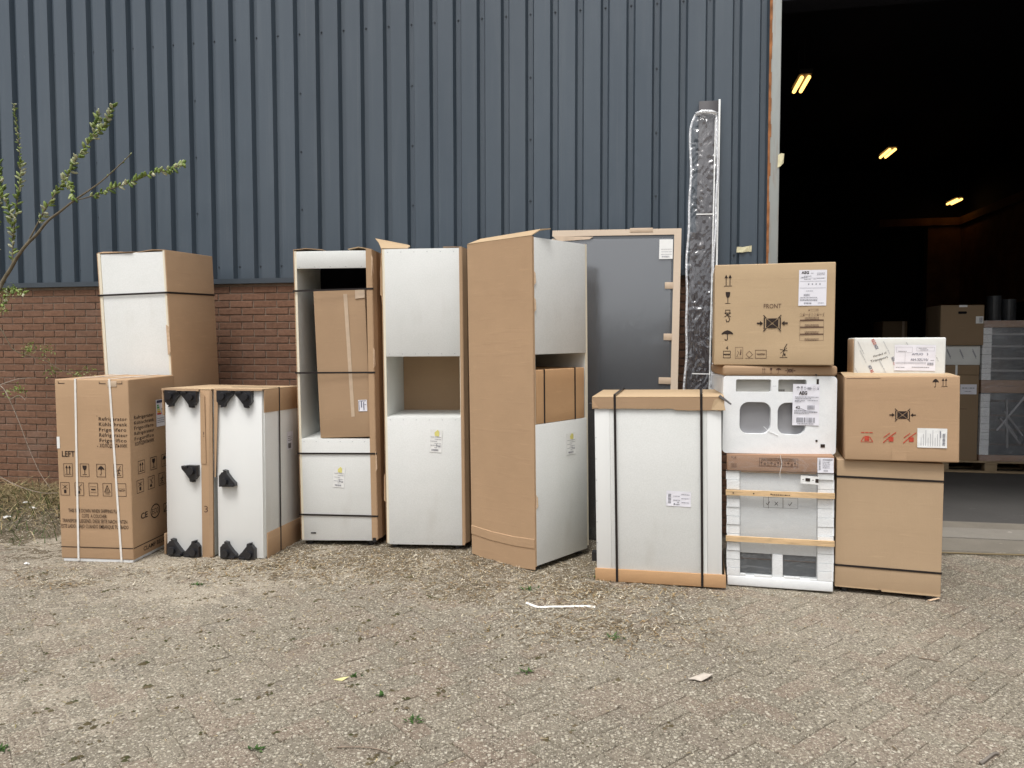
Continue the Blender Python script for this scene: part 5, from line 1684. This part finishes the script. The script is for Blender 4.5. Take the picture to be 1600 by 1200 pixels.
WILLOW = {"main": [[-4.718, 6.45, 0.111],[-4.613, 6.429, 1.014],[-4.529, 6.407, 1.679],[-4.38, 6.386, 2.061],[-4.267, 6.364, 2.221],[-4.195, 6.343, 2.316],[-4.096, 6.321, 2.421],[-3.998, 6.3, 2.498],[-3.884, 6.279, 2.611],[-3.762, 6.257, 2.687],[-3.64, 6.236, 2.767],[-3.492, 6.214, 2.852],[-3.372, 6.193, 2.925],[-3.199, 6.171, 3.06],[-3.107, 6.15, 3.132]], "b2": [[-3.671, 6.29, 2.778],[-3.487, 6.25, 2.812],[-3.304, 6.21, 2.861],[-3.113, 6.17, 2.909],[-2.919, 6.13, 2.972],[-2.759, 6.09, 2.989],[-2.637, 6.05, 3.03]], "b3": [[-4.121, 6.36, 2.426],[-4.041, 6.353, 2.56],[-3.939, 6.347, 2.73],[-3.822, 6.34, 2.889],[-3.716, 6.333, 3.037],[-3.655, 6.327, 3.141],[-3.529, 6.32, 3.282],[-3.425, 6.313, 3.386],[-3.377, 6.307, 3.463],[-3.322, 6.3, 3.566]], "b3t": [[-3.743, 6.32, 2.964],[-3.677, 6.26, 2.872],[-3.618, 6.2, 2.791]], "b3u": [[-3.534, 6.33, 3.285],[-3.507, 6.365, 3.427],[-3.496, 6.4, 3.529]], "b4": [[-4.272, 6.39, 2.235],[-4.273, 6.412, 2.499],[-4.307, 6.434, 2.709],[-4.372, 6.456, 2.86],[-4.41, 6.478, 3.001],[-4.442, 6.5, 3.142]], "b5": [[-4.265, 6.4, 2.486],[-4.231, 6.392, 2.674],[-4.185, 6.383, 2.899],[-4.162, 6.375, 3.084],[-4.166, 6.367, 3.296],[-4.176, 6.358, 3.453],[-4.182, 6.35, 3.593]], "b6": [[-4.56, 6.45, 1.68],[-4.51, 6.412, 2.008],[-4.428, 6.375, 2.331],[-4.36, 6.338, 2.595],[-4.282, 6.3, 2.855]], "b7": [[-4.403, 6.42, 2.063],[-4.311, 6.38, 2.033],[-4.207, 6.34, 2.046],[-4.118, 6.3, 2.0]], "b8": [[-4.56, 6.45, 1.68],[-4.441, 6.4, 1.843],[-4.338, 6.35, 1.922],[-4.28, 6.3, 1.989]]}
BRIER = {"s1": [[-5.092, 6.9, 1.984],[-4.835, 6.863, 1.806],[-4.694, 6.825, 1.734],[-4.558, 6.787, 1.54],[-4.39, 6.75, 1.476],[-4.222, 6.713, 1.436],[-4.086, 6.675, 1.367],[-3.95, 6.637, 1.322],[-3.758, 6.6, 1.272]], "s2": [[-4.851, 6.9, 1.273],[-4.713, 6.867, 1.173],[-4.635, 6.833, 1.068],[-4.542, 6.8, 0.894],[-4.429, 6.767, 0.632],[-4.316, 6.733, 0.413],[-4.195, 6.7, 0.26]], "s3": [[-4.79, 6.85, 1.186],[-4.659, 6.833, 1.228],[-4.529, 6.817, 1.264],[-4.37, 6.8, 1.276]], "s4": [[-4.646, 6.85, 1.067],[-4.506, 6.775, 1.113],[-4.4, 6.7, 1.072]], "s5": [[-4.587, 6.6, 0.396],[-4.396, 6.567, 0.315],[-4.177, 6.533, 0.264],[-4.014, 6.5, 0.27]]}
BRIER_LEAVES = [[-4.407, 6.78, 1.54, 7], [-4.389, 6.78, 1.569, 6], [-4.438, 6.78, 1.499, 5], [-4.25, 6.78, 1.54, 6], [-4.215, 6.78, 1.528, 4], [-4.276, 6.78, 1.452, 3], [-4.18, 6.78, 1.347, 5], [-4.21, 6.78, 1.318, 4], [-3.988, 6.78, 1.306, 5], [-3.929, 6.78, 1.317, 6], [-3.859, 6.78, 1.335, 5], [-4.554, 6.78, 1.172, 4], [-4.491, 6.78, 1.148, 5], [-4.518, 6.78, 1.195, 4], [-4.626, 6.78, 1.137, 3], [-4.608, 6.78, 1.976, 5], [-4.646, 6.78, 1.889, 7], [-4.652, 6.78, 2.034, 6], [-4.534, 6.78, 2.092, 4], [-4.466, 6.78, 2.046, 5], [-4.569, 6.78, 2.08, 4]]
WEEDS = [[-2.05, 4.77], [0.11, 4.67], [0.58, 4.89], [0.55, 3.88], [0.07, 3.47], [-0.4, 3.01], [-0.74, 3.42], [-0.58, 3.23], [-0.99, 2.79], [-1.97, 2.79], [-1.05, 3.39], [-0.5, 2.79], [1.17, 3.86]]

# ================================================================== PLANTS AND LITTER
# ---- willow with catkins at the left edge
wt = thing('willow_shrub', 'young willow with green catkins on thin branches, at the left edge', 'shrub', (-4.718, 6.45, .0))
org = Vector((-4.718, 6.45, .0))
def smooth_path(pts, sub=4):
    pts = [Vector(p) for p in pts]
    out = []
    for i in range(len(pts) - 1):
        p0, p1, p2, p3 = pts[max(0, i - 1)], pts[i], pts[i + 1], pts[min(len(pts) - 1, i + 2)]
        for k in range(sub):
            s = k / sub
            out.append(.5 * ((2 * p1) + (p2 - p0) * s + (2 * p0 - 5 * p1 + 4 * p2 - p3) * s * s + (3 * p1 - p0 - 3 * p2 + p3) * s ** 3))
    return out + [pts[-1]]
RAD = {'main': (.020, .003), 'b2': (.005, .002), 'b3': (.007, .002), 'b3t': (.003, .002), 'b3u': (.003, .002), 'b4': (.006, .002), 'b5': (.005, .002), 'b6': (.008, .003), 'b7': (.004, .002), 'b8': (.004, .002)}
rg = random.Random(17)
cat_bits = Bits()
def catkin(p, d, L, r, c):
    """a fuzzy catkin: an elongated bud with rough rings"""
    d = d.normalized()
    a = d.cross(Vector((.3, .2, .9))).normalized(); b = d.cross(a)
    k, n = 6, 5
    vs_, fs = [], []
    for i in range(n + 1):
        s = i / n
        rr = r * (math.sin(math.pi * (.12 + .80 * s)) ** .7)
        for j in range(k):
            th = 2 * math.pi * (j + .5 * (i % 2)) / k
            q = rr * rg.uniform(.75, 1.25)
            vs_.append(tuple(p + d * (L * s) + a * (q * math.cos(th)) + b * (q * math.sin(th))))
    for i in range(n):
        for j in range(k):
            fs.append((i * k + j, i * k + (j + 1) % k, (i + 1) * k + (j + 1) % k, (i + 1) * k + j))
    fs.append(tuple(n * k + j for j in range(k)))
    cat_bits.put(vs_, fs, c)
def leaflet(bits, p, d, L, wd, c, up=Vector((0, 0, 1))):
    d = d.normalized()
    sd = d.cross(up)
    if sd.length < .01: sd = Vector((1, 0, 0))
    sd.normalize(); n = sd.cross(d)
    pts = [p, p + d * (.35 * L) + sd * (wd / 2) + n * (.05 * L), p + d * L - n * (.08 * L), p + d * (.35 * L) - sd * (wd / 2) + n * (.05 * L), p + d * (.45 * L) - n * (.02 * L)]
    bits.put(pts, [(0, 4, 1), (1, 4, 2), (2, 4, 3), (3, 4, 0)], c)
def greens(r):
    base = r.choice(((.21, .29, .07), (.27, .35, .10), (.34, .41, .15), (.45, .49, .26), (.15, .22, .055)))
    k = r.uniform(.85, 1.2)
    return tuple(x * k for x in base)
for nm, pts in WILLOW.items():
    path = smooth_path([Vector(p) - org for p in pts])
    r0, r1 = RAD[nm]
    if nm == 'main': path[0].z = -.03
    MB().tube(path, r0, r1, 7).build('trunk' if nm == 'main' else 'branch', M['bark'], wt, True)
    dens = {'main': 0, 'b2': 62, 'b3': 95, 'b3t': 16, 'b3u': 24, 'b4': 62, 'b5': 66, 'b6': 50, 'b7': 16, 'b8': 16}[nm]
    n = len(path)
    for i in range(dens):
        s = (i + rg.random()) / dens
        s = .14 + .86 * s if nm in ('b2', 'b3') else .05 + .95 * s
        q = min(n - 2, int(s * (n - 1)))
        p = path[q].lerp(path[q + 1], s * (n - 1) - q)
        d = (path[q + 1] - path[q]).normalized()
        az = rg.uniform(0, 2 * math.pi)
        side = d.cross(Vector((math.cos(az), math.sin(az), rg.uniform(-.5, .8)))).normalized()
        dd = (d * rg.uniform(.3, .9) + side * rg.uniform(.5, 1.0)).normalized()
        if nm == 'b5' and s > .55: L, r = rg.uniform(.018, .03), .006
        else: L, r = rg.uniform(.032, .062), rg.uniform(.0085, .013)
        catkin(p, dd, L, r, greens(rg) if rg.random() < .8 else (.58, .58, .40))
        if rg.random() < .5: leaflet(cat_bits, p, (d * .6 - side).normalized(), rg.uniform(.02, .045), .012, greens(rg))
    if nm == 'main':
        for i in range(14):
            s = .86 + .14 * rg.random(); q = min(n - 2, int(s * (n - 1))); p = path[q]
            catkin(p, (path[q + 1] - path[q]).normalized() + Vector((rg.uniform(-.6, .6), rg.uniform(-.6, .6), rg.uniform(-.3, .6))), rg.uniform(.012, .03), .005, greens(rg))
tag(cat_bits.build('catkins', M['leaf'], wt, True), kind='stuff')

# ---- brier growing along the brick wall
bt = thing('brier', 'thin leafy brier stems creeping in front of the brick wall', 'brier', (-4.85, 6.9, .0))
org = Vector((-4.85, 6.9, .0))
for nm, pts in BRIER.items():
    MB().tube(smooth_path([Vector(p) - org for p in pts]), .0055 if nm != 's5' else .004, .002, 5).build('stem', M['bark'] if nm in ('s1',) else M['stalk'], bt, True)
lb_ = Bits()
for x, y, z, k in BRIER_LEAVES:
    for i in range(k * 4):
        p = Vector((x + rg.gauss(0, .026), y + rg.gauss(0, .03), z + rg.gauss(0, .022))) - org
        d = Vector((rg.uniform(-1, 1), rg.uniform(-1, .3), rg.uniform(-.5, .7)))
        leaflet(lb_, p, d, rg.uniform(.022, .042), rg.uniform(.012, .02), greens(rg))
tag(lb_.build('leaves', M['leaf'], bt), kind='stuff')

# ---- dead grass heaped against the wall on the left
STRAW = ((.42, .33, .18), (.34, .26, .135), (.50, .41, .24), (.22, .155, .08), (.27, .23, .105), (.10, .075, .04))
gb = Bits()
rg = random.Random(29)
for i in range(9500):
    u, v = rg.uniform(-1.6, 1.40), -.06 - abs(rg.gauss(0, .50))
    if v < -1.35: continue
    q = from_wall(u, v)
    dens = .35 + .65 * sstep(-1.0, -.2, v)
    if rg.random() > dens: continue
    c = rg.choice(STRAW); k = rg.uniform(.75, 1.2)
    if rg.random() < .05: c = (.10, .13, .035)
    L = rg.uniform(.10, .42) * (.55 + .45 * sstep(-1.2, -.2, v))
    az = rg.gauss(R(20), 1.1) if rg.random() < .7 else rg.uniform(0, 6.28)
    blade(gb, q.x, q.y, bank_h(q.x, q.y) + rg.uniform(-.01, .04), L, rg.uniform(.003, .007), az, rg.uniform(-.05, .75), rg.uniform(.2, .8), tuple(x * k for x in c), 4)
tag(gb.build('dead_grass', M['straw']), 'heap of straw-coloured dead grass against the brick wall', 'grass', kind='stuff')
gb = Bits()
for i in range(380):
    cx, cy, sp = rg.choice(((-4.3, 6.25, .28), (-4.05, 5.95, .22), (-4.0, 6.55, .2), (-3.72, 6.75, .12), (-3.62, 6.4, .1), (-4.6, 6.6, .3)))
    x, y = rg.gauss(cx, sp), rg.gauss(cy, sp * .6)
    if wall_uv(x, y)[1] > -.02: continue
    k = rg.uniform(.7, 1.2)
    blade(gb, x, y, max(0, bank_h(x, y)) + .005, rg.uniform(.04, .14), rg.uniform(.004, .010), rg.uniform(0, 6.28), rg.uniform(.5, 2.2), rg.uniform(.4, 1.2), (.07 * k, .115 * k, .03 * k), 3)
for i in range(70):     # a stiff green clump by the wall foot
    blade(gb, -3.80 + rg.gauss(0, .05), 6.72 + rg.gauss(0, .04), .16, rg.uniform(.10, .22), .012, rg.uniform(0, 6.28), rg.uniform(.8, 2.4), rg.uniform(.3, .9), (.05, .10, .03), 3)
tag(gb.build('green_grass', M['leaf']), 'low green weeds and grass growing through the dead grass', 'grass', kind='stuff')

# ---- straw litter and wood chips on the paving
lt = Bits()
rg = random.Random(41)
spots = []
def litter(n, cx, cy, sx, sy, Lr, flat=True, cs=STRAW, wr=(.003, .0075)):
    for i in range(n):
        x, y = rg.gauss(cx, sx), rg.gauss(cy, sy)
        u, v = wall_uv(x, y)
        if v > -.03 or y < 2.0: continue
        c = rg.choice(cs); k = rg.uniform(.8, 1.25)
        z = max(.0015, sand_h(x, y), dirt_h(x, y)) + rg.uniform(.001, .006)
        blade(lt, x, y, z, rg.uniform(*Lr), rg.uniform(*wr), rg.uniform(0, 6.28), rg.uniform(-.02, .35), rg.uniform(.0, .3), tuple(min(1, q * k) for q in c), 2)
PALE = ((.46, .38, .24), (.60, .53, .39), (.34, .25, .13), (.28, .18, .08), (.66, .60, .48), (.15, .10, .05), (.085, .06, .035), (.20, .14, .07), (.12, .08, .045))
litter(4200, -1.1, 5.25, .75, .22, (.010, .042), cs=PALE)
litter(2200, -.2, 4.90, .9, .25, (.008, .045), cs=PALE)
litter(1500, .45, 4.62, .42, .17, (.010, .06), cs=PALE)
litter(1500, .55, 4.05, .40, .24, (.008, .045), cs=PALE)
litter(420, -2.1, 5.05, .35, .12, (.012, .05), cs=PALE)
litter(420, -3.3, 5.0, .35, .14, (.012, .05), cs=PALE)
litter(900, -1.0, 3.9, 1.6, .6, (.008, .03), cs=STRAW)
litter(900, 1.6, 4.0, 1.3, .55, (.006, .022), cs=PALE)
litter(700, -2.6, 4.2, 1.2, .6, (.008, .03), cs=STRAW)
litter(260, -2.95, 4.78, .14, .05, (.015, .05), cs=PALE)
tag(lt.build('straw_litter', M['straw']), 'scattered straw and wood chips on the paving', 'litter', kind='stuff')

# dark moss crumbs and pale pebbles
cr = Bits()
def crumb(x, y, z, r, fl, c):
    k = 5
    a0 = rg.uniform(0, 6.28)
    vs_ = [(x + r * rg.uniform(.6, 1.2) * math.cos(a0 + 2 * math.pi * i / k) * fl, y + r * rg.uniform(.6, 1.2) * math.sin(a0 + 2 * math.pi * i / k), z - .002) for i in range(k)] + [(x, y, z + r * rg.uniform(.35, .7))]
    cr.put(vs_, [(i, (i + 1) % k, k) for i in range(k)], c)
for i in range(420):
    x, y = rg.uniform(-3.4, 1.2), rg.uniform(2.7, 5.2)
    if rg.random() < sstep(-1.0, 1.4, x): continue
    n = rg.randint(1, 7)
    az = rg.gauss(.5, .5); s_ = rg.uniform(.006, .02)
    for j in range(n):
        q = rg.gauss(0, .022)
        crumb(x + q * math.cos(az), y + q * math.sin(az) + rg.gauss(0, .009), max(0, sand_h(x, y), dirt_h(x, y)), s_ * rg.uniform(.3, .8), 1.3, rg.choice(((.085, .068, .035), (.11, .09, .05), (.06, .06, .025), (.13, .10, .06))))
for i in range(2300):
    x, y = rg.uniform(-3.6, 3.6), rg.uniform(2.5, 5.3)
    if not in_view(x, y): continue
    k = rg.uniform(.7, 1.15)
    crumb(x, y, max(0, sand_h(x, y), dirt_h(x, y)), rg.uniform(.002, .0050), 1.1, tuple(k * q for q in rg.choice(((.55, .50, .41), (.45, .40, .32), (.62, .58, .50), (.34, .26, .20)))))
tag(cr.build('crumbs_and_pebbles', M['straw']), 'dark moss crumbs and pale pebbles strewn over the paving', 'gravel', kind='stuff')

# ---- small weeds between the pavers
WEED_LABELS = ['green weed tuft in front of the narrow cabinets with black feet', 'green weed tuft just behind the left end of the white plastic strap', 'largest green weed tuft, at the left foot of the capped base cabinet',
    'green weed tuft on the dirt patch in front of the white plastic strap', 'green weed tuft half way between the white strap and the lower edge', 'bright green weed tuft nearest the thin dark twig, above its right end',
    'tiny weed tuft just right of the pale yellow leaf', 'small weed tuft right of and below the pale yellow leaf', 'tiny weed tuft at the lower edge, left of the thin dark twig', 'small weed tuft in the lower left corner of the paving',
    'tiny weed tuft left of the pale yellow leaf', 'tiny weed tuft beside the thin dark twig near the lower edge', 'tiny weed tuft beyond the crumpled paper scrap, towards the dishwasher']
for i, (x, y) in enumerate(WEEDS[:10]):
    wb = Bits()
    s_ = (.8, 1.2, 1.4, .9, .7, .8, .45, .5, .5, .6, .5, .6, .5)[i]
    for j in range(int(16 * s_) + 8):
        k = rg.uniform(.7, 1.25)
        c = rg.choice(((.06, .14, .025), (.09, .17, .04), (.05, .10, .03)))
        az = rg.uniform(0, 6.28)
        p = Vector((rg.gauss(0, .022 * s_), rg.gauss(0, .013 * s_), .003))
        leaflet(wb, p, Vector((math.cos(az), math.sin(az), rg.uniform(.15, .9))), rg.uniform(.018, .04) * (.6 + .4 * s_), rg.uniform(.006, .013), tuple(q * k for q in c))
    o = wb.build('weed', M['leaf'])
    o.location = (x, y, max(0, sand_h(x, y), dirt_h(x, y)) - .001)
    tag(o, WEED_LABELS[i], 'weed', 'weeds in the paving')

# ---- single pieces of litter
g = MB(); pth = smooth_path([(.083, 4.41, .010), (.12, 4.375, .006), (.16, 4.345, .005), (.24, 4.345, .008), (.33, 4.352, .006), (.42, 4.357, .007), (.493, 4.345, .005)], 4)
for a, b in zip(pth, pth[1:]):
    d_ = (b - a).normalized(); s_ = Vector((-d_.y, d_.x, .4)).normalized() * .0075
    g.sheet([a - s_, b - s_, b + s_, a + s_], .0015)
tag(g.build('plastic_strip', M['strap_white']), 'white plastic strap offcut lying bent on the paving', 'strap')
g = MB()
P_ = [(.815, 3.385, .004), (.845, 3.370, .010), (.872, 3.360, .006), (.905, 3.372, .016), (.942, 3.405, .022), (.935, 3.425, .010), (.90, 3.415, .020), (.865, 3.405, .014)]
c_ = (.878, 3.392, .020)
g.add(P_ + [c_], [(i, (i + 1) % 8, 8) for i in range(8)]); g.add([(x, y, z - .0012) for x, y, z in P_ + [c_]], [((i + 1) % 8, i, 8) for i in range(8)])
tag(g.build('paper_scrap', simple('dirty_paper', (.52, .46, .39), .8, .2, .15, 30)), 'crumpled grey-beige paper scrap lying alone on the paving', 'paper')
g = MB(); g.sheet([(-.835, 3.385, .004), (-.79, 3.372, .004), (-.765, 3.405, .010), (-.80, 3.400, .007)], .001)
tag(g.build('leaf_scrap', simple('yellow_leaf', (.68, .62, .30), .6, .3, .08, 30)), 'small pale yellow leaf lying flat on the paving', 'leaf')
g = MB(); g.tube(smooth_path([(1.735, 2.68, .006), (1.755, 2.69, .009), (1.79, 2.715, .011), (1.825, 2.74, .009), (1.845, 2.745, .006)], 3), .007, .0045, 6)
tag(g.build('wood_sliver', simple('grey_wood_sliver', (.20, .175, .15), .85, .2, .2, 30), None, True), 'grey wood sliver lying at the lower right corner', 'stick')
g = MB(); g.tube(smooth_path([(-.68, 2.80, .004), (-.60, 2.795, .008), (-.52, 2.785, .005), (-.455, 2.745, .004)], 4), .0028, .0016, 5)
tag(g.build('twig', M['twig'], None, True), 'thin dark twig lying on the paving near the lower edge', 'twig')
g = MB(); g.tube(smooth_path([(2.02, 3.62, .004), (2.06, 3.60, .006), (2.105, 3.57, .004)], 3), .0035, .0022, 5)
tag(g.build('twig', M['twig'], None, True), 'short dark twig lying on the paving at the right', 'twig')
for i, (x, y, r_) in enumerate(((-4.36, 6.60, .035), (-4.20, 6.45, .03), (-4.33, 6.30, .035), (-3.46, 5.22, .022))):
    g = MB(); k = 7
    vs_ = [(r_ * rg.uniform(.6, 1.3) * math.cos(2 * math.pi * j / k), .6 * r_ * rg.uniform(.6, 1.3) * math.sin(2 * math.pi * j / k), rg.uniform(.0, .018)) for j in range(k)] + [(0, 0, .022)]
    g.add(vs_, [(j, (j + 1) % k, k) for j in range(k)]); g.add([(a, b, c - .0015) for a, b, c in vs_], [((j + 1) % k, j, k) for j in range(k)])
    o = g.build('paper_scrap', M['paper_white']); o.location = (x, y, max(0.003, bank_h(x, y) + .012))
    tag(o, ('crumpled white scrap in the weeds, closest to the brick wall', 'crumpled white scrap in the weeds, second from the brick wall', 'crumpled white scrap in the weeds at the far left edge', 'white paper scrap on the sand just left of the refrigerator carton foot', 'small white scrap at the front rim of the weed bank')[i], 'paper', 'white scraps in the weeds')

# print on labels is one flat layer of many marks
for o in bpy.data.objects:
    if o.name.split('.')[0] in ('label_print', 'printed_symbols', 'printed_pattern', 'film_print', 'nail_marks', 'vent_slots', 'foam_slots', 'moulding_marks', 'corner_clip', 'cream_edge', 'foam_ledge'):
        o['kind'] = 'stuff'
